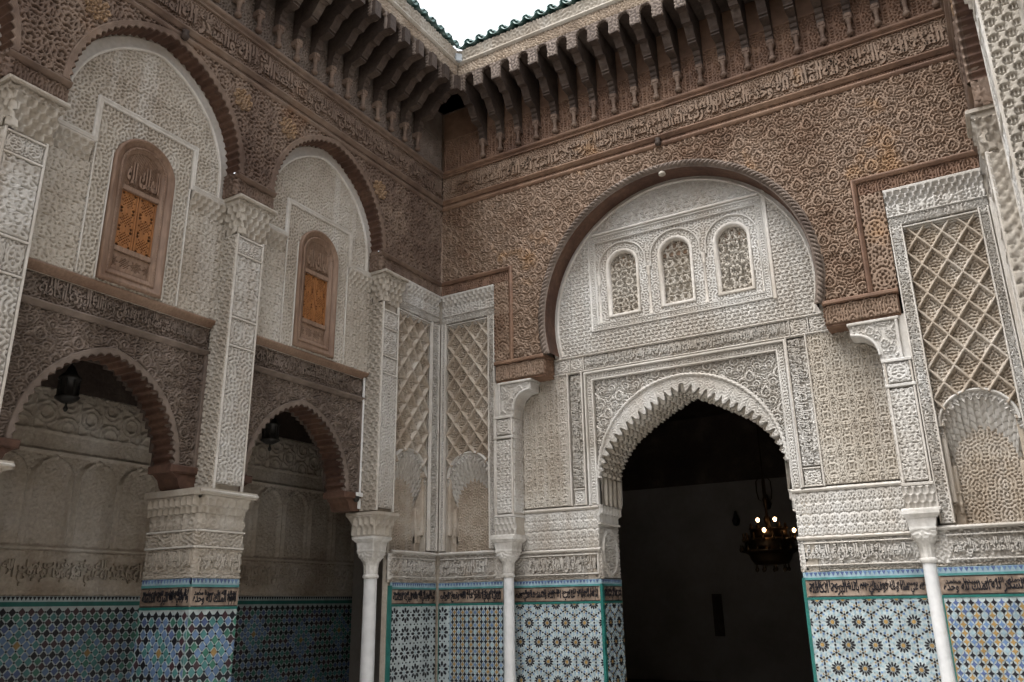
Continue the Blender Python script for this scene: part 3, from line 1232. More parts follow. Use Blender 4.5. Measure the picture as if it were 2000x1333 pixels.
def z_eight(u0, u1, v0, v1):
    P, a = [], 0.235
    v = v1 - 0.105
    while v > v0 - a:
        u = u0 + 0.07
        while u < u1 + a:
            for k in range(8):
                t = TAU * k / 8
                P.append(('pet8', 'black', u, v, t))
            P.append(('oct', 'black', u + a / 2, v + a / 2, 0))
            for s in ((a / 2, 0.036), (a / 2, -0.036), (0.036, a / 2), (-0.036, a / 2)):
                P.append(('node', 'black', u + s[0], v + s[1], 0))
            P.append(('blue6', 'sky', u, v, 0))
            u += a
        v -= a
    return P


def dado_head(fr, u0, u1, N, parent, insc=True, edge=False, z=1.60):
    """green fillets, black-glazed writing and the row of triangles above a tile field"""
    box('green_fillet', fr, u0, u1, z, z + 0.026, N - 0.03, N + 0.006, 'glaze_rimgreen', parent)
    if insc:
        box('writing_ground', fr, u0, u1, z + 0.026, z + 0.216, N - 0.03, N + 0.002, 'tile_ground', parent)
        e = 0.03
        script_band('black_glazed_writing', fr, u0 + e, u1 - e, z + 0.042, z + 0.202, N + 0.002, 0.004, 'glaze_black', parent, dbl=True, asp=1.05)
        V, F = merge([box_arr(fr, u0 + 0.012, u1 - 0.012, z + 0.030, z + 0.037, N, N + 0.006),
                      box_arr(fr, u0 + 0.012, u1 - 0.012, z + 0.206, z + 0.212, N, N + 0.006)])
        link('border_line', poly_mesh('border_line', V, F), parent, 'glaze_black')
        zz = z + 0.216
    else:
        zz = z + 0.026
    box('green_fillet', fr, u0, u1, zz, zz + 0.024, N - 0.03, N + 0.006, 'glaze_rimgreen' if not insc else 'glaze_teal', parent)
    box('white_course', fr, u0, u1, zz + 0.024, zz + 0.084, N - 0.03, N + 0.003, 'glaze_white' if not insc else 'glaze_sky', parent)
    pcs = []
    u = u0 + 0.025
    while u < u1 - 0.02:
        pcs.append(('tria', 'black' if not insc else random.choice(['cobalt', 'blue', 'cobalt']), u, zz + 0.079, 0))
        u += 0.048
    lay_tiles(fr, pcs, N + 0.003, parent, (u0, u1, zz, zz + 0.1))
    return zz + 0.084


# ------------------------------------------------------------------ marble columns


def column(label, cx, cy, r, ztop, s, group='marble columns of the courtyard'):
    """s: half width of the abacus; ztop: top of the abacus"""
    t = thing('marble_column', label, 'column', (cx, cy, 0), group)
    c = (cx, cy, 0)
    lathe('base', [(r * 1.7, 0), (r * 1.7, 0.05), (r * 1.5, 0.07), (r * 1.55, 0.10), (r * 1.2, 0.13), (r * 1.25, 0.16), (r * 1.02, 0.18)], c, 'marble', t, 28)
    zn = ztop - 0.50
    lathe('shaft', [(r * 1.0, 0.17), (r * 1.01, 0.6), (r * 1.0, 1.2), (r * 0.97, zn - 0.02)], c, 'marble', t, 32)
    lathe('necking_ring', [(r * 0.9, zn - 0.03), (r * 1.13, zn - 0.022), (r * 1.2, zn), (r * 1.13, zn + 0.022), (r * 0.9, zn + 0.03)], c, 'marble_old', t, 32)
    # gadrooned neck
    seg = 48
    a = np.linspace(0, TAU, seg, endpoint=False)
    P = []
    for rr, z in ((0.98, zn + 0.02), (1.02, zn + 0.05), (1.04, zn + 0.10), (1.1, zn + 0.15), (1.2, zn + 0.165)):
        w = r * rr * (1 + 0.055 * np.cos(12 * a))
        P.append(np.stack([cx + w * np.cos(a), cy + w * np.sin(a), np.full(seg, z)], 1))
    P = np.stack(P)
    i = np.arange(P.shape[0] * seg).reshape(P.shape[0], seg)
    jn = np.roll(i, -1, 1)
    Q = np.stack([i[:-1], jn[:-1], jn[1:], i[1:]], -1).reshape(-1, 4)
    link('neck', quads_mesh('neck', P.reshape(-1, 3), Q), t, 'marble_old')
    # bell: round to square, with carved leaf scrolls
    seg, rows = 120, 26
    a = np.linspace(0, TAU, seg, endpoint=False)
    P = []
    for k in range(rows + 1):
        f = k / rows
        z = zn + 0.155 + f * (ztop - 0.07 - zn - 0.155)
        rad = r * 1.18 + (s * 0.80 - r * 1.18) * (0.75 * sstep(0.0, 0.35, f) + 0.25 * sstep(0.55, 1.0, f))
        sq = sstep(0.05, 0.6, f)
        base = rad / np.maximum(np.abs(np.cos(a)), np.abs(np.sin(a))) * sq * 0.96 + rad * (1 - sq)
        carve = 0.012 * (LABF(a * 0.13, np.full(seg, z * 1.0)) - 0.5) * (1 if 0.12 < f < 0.55 else 0)
        lip = 0.008 if 0.56 < f < 0.62 else 0
        base = base + carve + lip
        P.append(np.stack([cx + base * np.cos(a), cy + base * np.sin(a), np.full(seg, z)], 1))
    P = np.stack(P)
    i = np.arange(P.shape[0] * seg).reshape(P.shape[0], seg)
    jn = np.roll(i, -1, 1)
    Q = np.stack([i[:-1], jn[:-1], jn[1:], i[1:]], -1).reshape(-1, 4)
    link('capital', quads_mesh('capital', P.reshape(-1, 3), Q), t, 'marble_old')
    fr = Fr((cx, cy, 0), (1, 0, 0), (0, -1, 0))
    prof = [(s * 0.80, ztop - 0.07), (s * 0.9, ztop - 0.05), (s, ztop - 0.03), (s, ztop)]
    V = np.array([(cx + x * p, cy + y * p, z) for p, z in prof for x, y in ((-1, -1), (1, -1), (1, 1), (-1, 1))])
    F = [[4 * k + j, 4 * k + (j + 1) % 4, 4 * k + 4 + (j + 1) % 4, 4 * k + 4 + j] for k in range(3) for j in range(4)] + [[12, 13, 14, 15], [3, 2, 1, 0]]
    link('abacus', poly_mesh('abacus', V, F), t, 'marble_old')
    return t


# ------------------------------------------------------------------ floor
g = link('courtyard_floor', poly_mesh('courtyard_floor', [(-40, -40, 0), (60, -40, 0), (60, 60, 0), (-40, 60, 0)], [(0, 1, 2, 3)]), None, 'stone_floor')
g['kind'] = 'structure'

# ================================================================== the hall facade (back wall)
UC = 3.68                                    # axis of the door
WOODC, WOODZ, WOODR = 3.695, 5.45, 1.86      # great wooden arch
ND = -0.30                                   # plane of the door wall
MU = lambda u: 7.39 - u                      # mirror about the facade's axis

fac = thing('hall_facade', 'carved stucco facade with tiled dado round the dark horseshoe doorway', 'wall', (UC, 0, 0))


def end_bay(fr, ua, ub, parent, wall_lo, wall_hi, res, low, seed):
    """one lattice-and-niche panel: recess ua..ub; frames run from wall_lo to wall_hi"""
    lo, hi = wall_lo, wall_hi
    l0, l1 = low or (lo, hi)
    uc = (ua + ub) / 2
    # solid wall behind, set clear of the niche
    zb = 0.0 if low else 2.30
    box('wall_core', fr, lo, hi, zb, 6.22, -0.60, -0.40, 'stucco_sand', parent)
    box('wall_core', fr, lo, ua, zb, 6.22, -0.41, -0.05, 'stucco_sand', parent)
    box('wall_core', fr, ub, hi, zb, 6.22, -0.41, -0.05, 'stucco_sand', parent)
    box('wall_core', fr, l0, l1, 0.0, 2.30, -0.41 if low else -0.16, -0.05, 'stucco_sand', parent)
    box('wall_core', fr, ua, ub, 5.76, 6.22, -0.41, -0.10, 'stucco_aged', parent)
    # stalactite cornice, fluted course, writing frame
    relief('stalactite_cornice', fr, lo, hi, 6.02, 6.22, -0.055, muq(0.082, 6.02, 6.19, 3, 0.06, 0.045, seed * 0.03), 'stucco_white', parent, res * 0.8)
    relief('fluted_course', fr, lo, hi, 5.88, 6.02, -0.04, lambda u, v: 0.016 * np.maximum(sstep(0.006, 0.012, np.abs(u % 0.125 - 0.0625)) * LABF(u, v), 1 - sstep(0.006, 0.012, np.abs(u % 0.125 - 0.0625))), 'stucco_white', parent, res)
    hline('fillet', fr, lo, hi, 5.865, 0.02, -0.05, -0.012, 'stucco_white', parent)
    relief('writing_frame', fr, lo, hi, 5.76, 5.865, -0.04, lambda u, v: 0.02 * np.maximum(LABV(u * 1.1, v * 0.9), 0.3), 'stucco_white', parent, res)
    for a, b in ((lo, ua), (ub, hi)):
        if b - a > 0.05:
            e = 0.02
            carve('frame_band', fr, a + e, b - e, 2.34, 5.755, -0.026, 0.018, C_NARROW, 'stucco_white', parent)
            if b - a > 0.11 and (low or res < 0.02):
                script_band('upright_writing', fr, a + e + 0.006, b - e - 0.006, 2.50, 5.70, -0.032, 0.016, 'stucco_white', parent, vert=True, dbl=False)
            for x in (a + 0.003, b - e):
                box('fillet', fr, x, x + e - 0.003, 2.34, 5.755, -0.06, -0.008, 'plaster', parent, 0.004)
    # lattice of lozenge ribs above the niche
    rise, half, zs = 0.36, (ub - ua) / 2, 3.36
    carve('lozenge_lattice', fr, ua, ub, zs - 0.05, 5.76, -0.052, 0.075, C_SEBKA if res < 0.02 else coarse(C_SEBKA), 'stucco_beige', parent, mask=lambda u, v: ~inside_pointed(u, v, uc, half, zs, rise, 0.0))
    for k in range(3):
        box('fillet', fr, ua - 0.002, ub + 0.002, 5.715 - 0.02 * k, 5.733 - 0.02 * k, -0.13, -0.03 - 0.025 * k, 'stucco_white', parent, 0.003)
    # hood moulding and stalactite half-vault of the niche
    hood, _ = resample(pointed(uc, half - 0.012, zs, rise, 50), res * 1.3)
    sweep('hood_moulding', fr, hood, [(o, n) for o, n in roll(0.045, -0.125, -0.06)], 'stucco_white', parent, smooth=True)
    # the panel inside the hood, then tiers of hanging points, each set further back
    def tier_edge(f, cut):
        a2 = (half - 0.012) * (1 - 0.24 * f)
        P0 = resample(pointed(uc, a2, zs - 0.40 * f, rise * (1 - 0.10 * f) + 0.02, 50), res)[0]
        s_ = np.concatenate([[0], np.cumsum(np.hypot(*np.diff(P0, axis=0).T))])
        n_ = max(3, 2 * round(s_[-1] / 0.07 / 2) + 1)
        x = (s_ * n_ / s_[-1]) % 1
        return offset(P0, cut * np.sqrt(np.clip(1 - ((x - 0.5) / 0.34) ** 2, 0, 1)))
    nt_ = 5
    outl = hood
    for k in range(nt_):
        f1 = 0.30 + 0.70 * k / (nt_ - 1)
        inn = tier_edge(f1, 0.055)
        m = max(len(outl), len(inn))
        A, Bc = (np.stack([np.interp(np.linspace(0, 1, m), np.linspace(0, 1, len(q_)), q_[:, i]) for i in (0, 1)], 1) for q_ in (outl, inn))
        nk = -0.085 - 0.034 * k
        if k == 0:
            ringrel('niche_vault', fr, A, Bc, nk, lambda U, V, S, T: 0.018 * LABF(U, V) - 0.018, 'stucco_white', parent, max(6, int(0.22 / res)), sk=0.05)
        else:
            ringrel('niche_vault', fr, A, Bc, nk, lambda U, V, S, T: -0.03 * T * T, 'stucco_white', parent, max(4, int(0.10 / res)), sk=0.06)
        outl = tier_edge(max(0.0, f1 - 0.12), 0.0)
    carve('niche_back', fr, ua, ub, 2.31, zs + 0.25, -0.245, 0.02, C_LACE, 'stucco_beige', parent)
    a2, z2 = (half - 0.012) * 0.78, zs - 0.42
    for sg in (-1, 1):
        x0, x1 = uc + sg * half, uc + sg * a2
        box('niche_jamb', fr, min(x0, x1), max(x0, x1), 2.31, z2, -0.40, -0.19, 'stucco_beige', parent, 0.01)
        box('niche_jamb', fr, uc + sg * (half - 0.05) if sg < 0 else uc + sg * (half - 0.05), uc + sg * half, 2.55, zs, -0.40, -0.10, 'stucco_beige', parent, 0.01)
        lo2, hi2 = min(x0, x1) , max(x0, x1)
        relief('niche_impost', fr, lo2, hi2, 2.44, 2.66, -0.185, muq(0.07, 2.44, 2.66, 2, 0.05, 0.035), 'stucco_beige', parent, res)
    # courses below
    hline('fillet', fr, l0, l1, 2.272, 0.045, -0.06, 0.012, 'stucco_white', parent)
    relief('writing_course', fr, l0, l1, 1.94, 2.272, -0.045, lambda u, v: 0.016 * np.where((v > 1.985) & (v < 2.205), 0.65 * LABF(u, v), LABH(u, v)), 'stucco_white', parent, res)
    script_band('raised_writing', fr, lo + 0.05, hi - 0.05, 1.995, 2.20, -0.038, 0.024, 'stucco_white', parent)
    for z in (1.968, 2.212):
        box('fillet', fr, lo + 0.03, hi - 0.03, z, z + 0.014, -0.05, -0.012, 'stucco_white', parent, 0.003)
    relief('border_course', fr, l0, l1, 1.903, 1.94, -0.05, lambda u, v: 0.012 * LABH(u * 1.5, v * 1.5), 'stucco_sand', parent, res)


# dado of the two end bays
def end_dado(fr, lo, hi, parent, pats, N=-0.03):
    top = dado_head(fr, lo, hi, N, parent)
    for a, b, kind, ind in pats:
        fld = box('tile_dado', fr, a, b, 0.0, 1.60, N - 0.05, N, 'glaze_white', parent)
        box('rim_tile', fr, a, a + 0.012, 0.0, 1.60, N - 0.04, N + 0.005, 'glaze_sky' if a > lo + 0.01 else 'glaze_rimgreen', fld)
        pc = {'eight': z_eight, 'curv': z_curv, 'curv2': lambda *q: z_curv(*q, 1), 'star': z_star12}[kind](a, b, 0.0, 1.59)
        lay_tiles(fr, pc, N, fld, (a + 0.014, b - 0.003, 0.02, 1.597), ind, ('curv', 'gold'), near=lambda u, v: -v)


end_bay(FB, 0.085, 0.845, fac, 0.0, 0.965, 0.012, (0.0, 1.06), 1)
end_dado(FB, 0.0, 1.06, fac, [(0.0, 0.19, 'eight', 0), (0.19, 1.06, 'curv', 150)])
end_bay(FB, 6.575, 7.345, fac, 6.43, XR, 0.0105, (6.33, XR), 2)
end_dado(FB, 6.33, XR, fac, [(6.33, XR, 'curv2', 150)])
# solid masonry behind everything, closing the corners
for q in ((-0.5, 1.27, 0.0, 6.2, -0.95, -0.45), (MU(1.27), XR + 0.5, 0.0, 6.2, -0.95, -0.45), (-0.5, 0.0, 0.0, 6.2, -0.5, -0.06), (XR, XR + 0.5, 0.0, 6.2, -0.5, -0.06)):
    box('masonry', FB, *q, 'stucco_sand', fac)

# ---- piers beside the door wall, their brackets
for sgn in (0, 1):
    X = (lambda u: u) if sgn == 0 else MU
    rs = 0.012 if sgn == 0 else 0.0105

    def span(a, b):
        return (min(X(a), X(b)), max(X(a), X(b)))
    a, b = span(0.965, 1.257)
    pier = thing('hall_pier', 'slender carved stucco pier with bracket %s' % ('on the marble column next to the room corner' if sgn == 0 else 'on the marble column right of the doorway'),
                 'pier', ((a + b) / 2, 0, 0), 'piers flanking the doorway')
    box('pier_core', FB, a, b, 2.50, 4.17, -0.42, -0.022, 'stucco_sand', pier)
    carve('front_panel', FB, a + 0.03, b - 0.03, 2.80, 3.82, -0.002, 0.022, C_SIDE, 'stucco_white', pier)
    carve('front_panel', FB, a + 0.03, b - 0.03, 3.90, 4.12, -0.002, 0.022, C_KNOT, 'stucco_white', pier)
    relief('stalactite_course', FB, a - 0.01, b + 0.01, 2.50, 2.74, -0.02, muq(0.07, 2.50, 2.74, 3, 0.03, 0.03), 'stucco_white', pier, rs)
    for z in (2.745, 3.84, 4.13):
        box('fillet', FB, a - 0.012, b + 0.012, z, z + 0.035, -0.42, 0.010, 'stucco_white', pier, 0.006)
    for x in (a + 0.002, b - 0.026):
        box('fillet', FB, x, x + 0.024, 2.78, 4.13, -0.03, 0.002, 'plaster', pier, 0.005)
    # inner return of the pier, carved
    FS = Fr((X(1.257), 0, 0), (0, 1, 0) if sgn == 0 else (0, -1, 0), (1, 0, 0) if sgn == 0 else (-1, 0, 0))
    y0, y1 = (0.0, 0.30) if sgn == 0 else (-0.30, 0.0)
    carve('side_panel', FS, y0 + 0.04, y1 - 0.02, 2.80, 4.12, 0.012, 0.02, C_SIDE, 'stucco_white', pier)
    # bracket with a quarter hollow
    th = np.linspace(0, math.pi / 2, 14)
    hollow = [(1.285 + 0.235 * (1 - math.cos(t)), 4.24 + 0.25 * math.sin(t)) for t in th]
    out = [(1.04, 4.16), (1.275, 4.16), (1.275, 4.23)] + hollow + [(1.555, 4.50), (1.555, 4.655), (1.04, 4.655)]
    out = [(X(u), v) for u, v in out]
    if sgn:
        out = out[::-1]
    box('bracket_back', FB, *span(0.955, 1.06), 4.15, 4.68, -0.42, -0.035, 'stucco_white', pier)
    prism('bracket', FB, out, -0.28, -0.025, 'stucco_white', pier)
    br = np.array(out)

    def in_br(u, v, X=X):
        uu = X(u)
        inner = (uu > 1.075) & (uu < 1.52) & (v > 4.20) & (v < 4.62)
        cut = (uu > 1.235) & (v < 4.24 + 0.30 * np.sqrt(np.clip(1 - ((1.52 - uu) / 0.285) ** 2, 0, 1)))
        return inner & ~cut
    a2, b2 = span(1.05, 1.56)
    relief('bracket_carving', FB, a2, b2, 4.17, 4.65, -0.024, lambda u, v: 0.018 * p_scroll(u * 1.6, v * 1.6), 'stucco_white', pier, rs * 0.9, mask=in_br, sk=0.02)
    sweep('bracket_rim', FB, [(X(u), v) for u, v in [(1.285, 4.235)] + hollow + [(1.552, 4.50)]], [(0.0, -0.03), (0.0, 0.004), (0.03 * (1 if sgn == 0 else -1), 0.004), (0.03 * (1 if sgn == 0 else -1), -0.03)], 'stucco_white', pier)
    box('fillet', FB, *span(1.02, 1.575), 4.625, 4.66, -0.29, 0.006, 'stucco_white', pier, 0.008)
    box('fillet', FB, *span(1.035, 1.065), 4.16, 4.625, -0.1, 0.004, 'stucco_white', pier, 0.006)
    column('slim white marble column under the pier %s' % ('left of the doorway' if sgn == 0 else 'right of the doorway'), X(1.125), 0.075, 0.073, 2.475, 0.185)
    box('impost_slab', FB, a - 0.045, b + 0.045, 2.475, 2.505, -0.42, 0.07, 'marble_old', pier, 0.006)

# ---- door wall: courses either side of the opening
JL, JR = 2.40, 4.905                        # jambs
for (a, b, nm) in ((1.06, JL, 'L'), (JR, MU(1.06), 'R')):
    rs = 0.012 if nm == 'L' else 0.0105
    box('wall_core', FB, a - 0.2 if nm == 'L' else a + 0.07, b - 0.07 if nm == 'L' else b + 0.2, 0.0, 2.85, ND - 0.60, ND - 0.03, 'stucco_sand', fac)
    carve('palmette_panel', FB, a + 0.02, b - 0.02, 2.30, 2.80, ND + 0.004, 0.024, C_PALM, 'stucco_white', fac)
    hline('fillet', FB, a, b, 2.80, 0.05, ND - 0.03, ND + 0.02, 'plaster', fac)
    hline('fillet', FB, a, b, 2.258, 0.042, ND - 0.03, ND + 0.02, 'plaster', fac)
    relief('writing_course', FB, a, b, 1.935, 2.258, ND - 0.018, lambda u, v: 0.016 * np.where((v > 1.985) & (v < 2.205), 0.65 * LABF(u, v), 0.9 * LABF(u * 1.5, v * 1.5)), 'stucco_white', fac, rs)
    script_band('raised_writing', FB, a + (0.26 if nm == 'L' else 0.07), b - (0.07 if nm == 'L' else 0.24), 1.995, 2.20, ND - 0.010, 0.026, 'stucco_white', fac)
    for z in (1.966, 2.212):
        box('fillet', FB, a + 0.06, b - 0.04, z, z + 0.014, ND - 0.03, ND + 0.016, 'plaster', fac, 0.004)
    box('fillet', FB, b - 0.05, b - 0.036, 1.98, 2.212, ND - 0.03, ND + 0.016, 'plaster', fac, 0.004)
    relief('border_course', FB, a, b, 1.903, 1.935, ND - 0.018, lambda u, v: 0.012 * LABH(u * 1.5, v * 1.5), 'stucco_sand', fac, rs)
    # tiles
    NT = ND - 0.005
    e0, e1 = (a, b - 0.035) if nm == 'L' else (a + 0.035, b)
    dado_head(FB, e0, e1, NT, fac)
    fld = box('tile_dado', FB, e0, e1, 0.0, 1.60, NT - 0.05, NT, 'glaze_white', fac)
    lay_tiles(FB, z_star12(e0, e1, 0.0, 1.59), NT, fld, (e0 + 0.004, e1 - 0.004, 0.02, 1.597), 290, ('gold', 'pet12'), near=lambda u, v: -v)
    box('rim_tile', FB, (e1 if nm == 'L' else a), (b if nm == 'L' else e0), 0.0, 1.84, NT - 0.05, NT + 0.008, 'glaze_rimgreen', fac)

# ---- large side panels, upright writing strips
for (pa, pb, sa, sb_, nm) in ((1.257, 2.00, 2.045, 2.215, 'L'), (5.30, MU(1.257), 5.065, 5.27, 'R')):
    rs = 0.012 if nm == 'L' else 0.0105
    box('wall_core', FB, min(pa, sa) - 0.05, max(pb, sb_) + 0.05, 2.85, 4.98, ND - 0.60, ND - 0.03, 'stucco_sand', fac)
    carve('ogee_panel', FB, pa, pb, 2.87, 4.70, ND + 0.006, 0.026, C_OGEE, 'stucco_sand', fac)
    for x in ((pb, sb_ + 0.004) if nm == 'L' else (pa - 0.022, sa - 0.026)):
        box('fillet', FB, x, x + 0.022, 2.86, 4.71, ND - 0.03, ND + 0.024, 'plaster', fac, 0.006)
    relief('strip_ground', FB, sa, sb_, 3.11, 4.68, ND - 0.015, lambda u, v: 0.012 * LABF(u, v), 'stucco_white', fac, rs)
    script_band('upright_writing', FB, sa + 0.012, sb_ - 0.012, 3.14, 4.66, ND - 0.008, 0.026, 'stucco_white', fac, vert=True)
    carve('square_panel', FB, sa + 0.008, sb_ - 0.008, 2.88, 3.06, ND + 0.005, 0.022, C_KNOT, 'stucco_white', fac)
    for z in (3.068, 2.862):
        box('fillet', FB, sa, sb_, z, z + 0.016, ND - 0.03, ND + 0.014, 'plaster', fac, 0.004)

# ---- band of writing over the doorway, corner squares
for (a, b) in ((1.80, 2.035), (2.065, 2.255), (5.125, 5.325), (5.355, 5.58)):
    carve('square_panel', FB, a, b, 4.735, 4.925, ND + 0.008, 0.022, C_KNOT, 'stucco_white', fac)
box('wall_core', FB, 1.26, MU(1.26), 4.62, 5.02, ND - 0.60, ND - 0.03, 'stucco_sand', fac)
relief('strip_ground', FB, 2.28, 5.10, 4.735, 4.92, ND - 0.012, lambda u, v: 0.012 * LABF(u, v), 'stucco_white', fac, 0.012)
script_band('raised_writing', FB, 2.31, 5.07, 4.75, 4.905, ND - 0.006, 0.026, 'stucco_white', fac)
for (a, b, z, w) in ((1.79, 5.60, 4.93, 0.03), (1.79, 5.60, 4.70, 0.03)):
    hline('fillet', FB, a, b, z, w, ND - 0.03, ND + 0.022, 'plaster', fac)
for x in (2.045, 2.262, 5.106, 5.333):
    box('fillet', FB, x, x + 0.014, 4.735, 4.925, ND - 0.03, ND + 0.014, 'plaster', fac, 0.004)

# ---- doorway: rectangular frame, spandrels, bead ring, cusped edge, reveal
DC, DZ, DR = 3.665, 3.20, 1.235
pr = [(0, ND - 0.02), (0, ND + 0.030), (0.022, ND + 0.034), (0.028, ND + 0.010), (0.034, ND - 0.012), (0.104, ND - 0.014), (0.108, ND + 0.012), (0.124, ND + 0.010), (0.13, ND - 0.01), (0.13, ND - 0.06)]
sweep('door_frame', FB, [(5.045, 2.85), (5.045, 4.69), (2.275, 4.69), (2.275, 2.85)], pr, 'stucco_white', fac)
carve('frame_carving', FB, 2.312, 2.376, 2.87, 4.58, ND + 0.004, 0.016, C_NARROW, 'stucco_white', fac)
carve('frame_carving', FB, 4.944, 5.008, 2.87, 4.58, ND + 0.004, 0.016, C_NARROW, 'stucco_white', fac)
carve('frame_carving', FB, 2.312, 5.008, 4.586, 4.654, ND + 0.004, 0.016, C_BAND, 'stucco_white', fac)
carve('spandrel', FB, DC - 1.25, DC + 1.25, 3.18, 4.56, ND - 0.022, 0.055, C_SCROLLS, 'stucco_white', fac,
      mask=lambda u, v: (np.hypot(u - DC, v - DZ) > DR - 0.01) & (u > 2.41) & (u < 4.91))
ang = np.linspace(math.pi, 0, 240)
outer = np.stack([DC + DR * np.cos(ang), DZ + DR * np.sin(ang)], 1)
rin_a = np.radians([0, 10, 25, 45, 60, 75, 90])
rin_r = [1.205, 1.155, 1.065, 0.965, 0.935, 0.965, 1.045]
fold = np.minimum(ang, math.pi - ang)
rin = np.interp(fold, rin_a, rin_r)
inner = np.stack([DC + rin * np.cos(ang), DZ + rin * np.sin(ang)], 1)
inner_r, s_in = resample(inner, 0.010)
kk = 2 * round(s_in[-1] / 0.11 / 2) + 1
ph = s_in * kk / s_in[-1]
tooth = 0.075 * np.sqrt(np.clip(1 - ((ph % 1 - 0.5) / 0.24) ** 2, 0, 1)) + 0.02 * (np.abs(ph % 1 - 0.5) < 0.4)
inner_t = offset(inner_r, tooth)
m = len(inner_t)
outer_t = np.stack([np.interp(np.linspace(0, 1, m), np.linspace(0, 1, len(outer)), outer[:, i]) for i in (0, 1)], 1)
ringrel('voussoir_band', FB, inner_t, outer_t, ND - 0.01, lambda U, V, S, T: 0.012 * LABF(U * 1.2, V * 1.2), 'stucco_white', fac, 26, sk=0.05)
bead, sb2 = resample(outer, 0.010)
bd = 0.012 * np.abs(np.sin(math.pi * sb2 / 0.062))
sweep('bead_moulding', FB, offset(bead, bd), roll(0.05, ND - 0.03, ND + 0.028, 6), 'stucco_white', fac)
# reveal: cusped soffit running back through the wall, five stepped tiers
edge = np.concatenate([[[JL + 0.05, 2.85]], inner_t, [[JR - 0.04, 2.85]]])
tiers = 9
P, Ns = [], []
for k in range(tiers + 1):
    f = k / tiers
    s2 = tooth if k % 2 == 0 else np.roll(tooth, int(round(0.055 / 0.010)))
    e2 = offset(inner_r, s2 - (0.02 if k % 2 else 0.0))
    e2 = np.concatenate([[[JL + 0.05, 2.85]], e2, [[JR - 0.04, 2.85]]])
    P.append(e2)
    Ns.append(ND - 0.01 - 0.66 * f)
P2 = []
for k in range(tiers):
    P2 += [FB.pt(P[k][:, 0], P[k][:, 1], Ns[k]), FB.pt(P[k][:, 0], P[k][:, 1], Ns[k + 1] + 0.002)]
P2 = np.stack(P2)
mm = P2.shape[1]
i = np.arange(P2.shape[0] * mm).reshape(-1, mm)
Q = np.stack([i[:-1, :-1], i[1:, :-1], i[1:, 1:], i[:-1, 1:]], -1).reshape(-1, 4)
link('cusped_soffit', quads_mesh('cusped_soffit', P2.reshape(-1, 3), Q), fac, 'stucco_sand')
# jambs
for (x, sg) in ((JL, 1), (JR, -1)):
    FJ = Fr((x, 0, 0), (0, 1, 0) if sg > 0 else (0, -1, 0), (sg, 0, 0))
    q = (lambda y: y) if sg > 0 else (lambda y: -y)

    def sp(a, b):
        return (min(q(a), q(b)), max(q(a), q(b)))
    a, b = sp(0.31, 0.965)
    box('jamb_core', FJ, a, b, 0.0, 2.85, -0.2, -0.03, 'stucco_sand', fac)
    relief('jamb_panel', FJ, a, b, 1.92, 2.60, -0.02, (lambda a, b: lambda u, v: 0.024 * np.maximum(
        1 - sstep(0.012, 0.02, np.abs(np.hypot((u - (a + b) / 2) / 0.22, (v - 2.25) / 0.29) - 1) * 0.22),
        np.where(np.hypot((u - (a + b) / 2) / 0.22, (v - 2.25) / 0.29) < 1, 0.8 * LABF(u, v), 0.5 * LABF(u * 1.2, v * 1.2))))(a, b), 'stucco_white', fac, 0.012)
    relief('jamb_capital', FJ, a, b, 2.62, 2.85, -0.02, muq(0.10, 2.62, 2.85, 2, 0.06, 0.04), 'stucco_white', fac, 0.012)
    box('fillet', FJ, a, b, 2.60, 2.625, -0.03, 0.015, 'plaster', fac, 0.005)
    dado_head(FJ, a, b, -0.02, fac)
    fld = box('tile_dado', FJ, a, b, 0.0, 1.60, -0.07, -0.02, 'glaze_white', fac)
    lay_tiles(FJ, z_star12(a, b, 0.0, 1.59), -0.02, fld, (a + 0.004, b - 0.004, 0.02, 1.597))

# ---- tympanum under the wooden arch
ty = lambda u, v: np.hypot(u - WOODC, v - WOODZ) < WOODR - 0.06
TF = (2.42, 4.975, 5.26, 6.72)
carve('tympanum_carving', FB, 1.795, 5.595, 4.965, TF[3] + 0.03, ND + 0.002, 0.026, C_WAVE, 'stucco_white', fac,
      mask=lambda u, v: ty(u, v) & ~((u > TF[0] + 0.01) & (u < TF[1] - 0.01) & (v > TF[2] + 0.01) & (v < TF[3] - 0.01)))
carve('tympanum_crown', FB, 1.95, 5.45, TF[3] + 0.03, 7.30, ND + 0.002, 0.022, C_HEX, 'stucco_white', fac, mask=ty)
box('wall_core', FB, 1.70, 5.70, 4.98, 7.45, ND - 0.60, ND - 0.14, 'stucco_sand', fac)
a0 = math.asin((4.965 - WOODZ) / (WOODR - 0.05))
ang = np.linspace(math.pi - a0, a0, 160)
ring = np.stack([WOODC + (WOODR - 0.06) * np.cos(ang), WOODZ + (WOODR - 0.06) * np.sin(ang)], 1)
sweep('plain_border', FB, ring, [(-0.012, ND - 0.04), (-0.01, ND + 0.02), (0.005, ND + 0.028), (0.02, ND + 0.02), (0.03, ND + 0.005), (0.085, ND + 0.012), (0.12, ND + 0.012)], 'plaster', fac, smooth=True)
fp = [(0, ND - 0.06), (0, ND + 0.01), (0.012, ND + 0.018), (0.022, ND + 0.008), (0.026, ND - 0.02), (0.088, ND - 0.024), (0.092, ND + 0.0), (0.104, ND + 0.0), (0.108, ND - 0.06)]
sweep('window_group_frame', FB, [(3.7, TF[2]), (TF[1], TF[2]), (TF[1], TF[3]), (TF[0], TF[3]), (TF[0], TF[2]), (3.7, TF[2])], fp, 'stucco_white', fac)
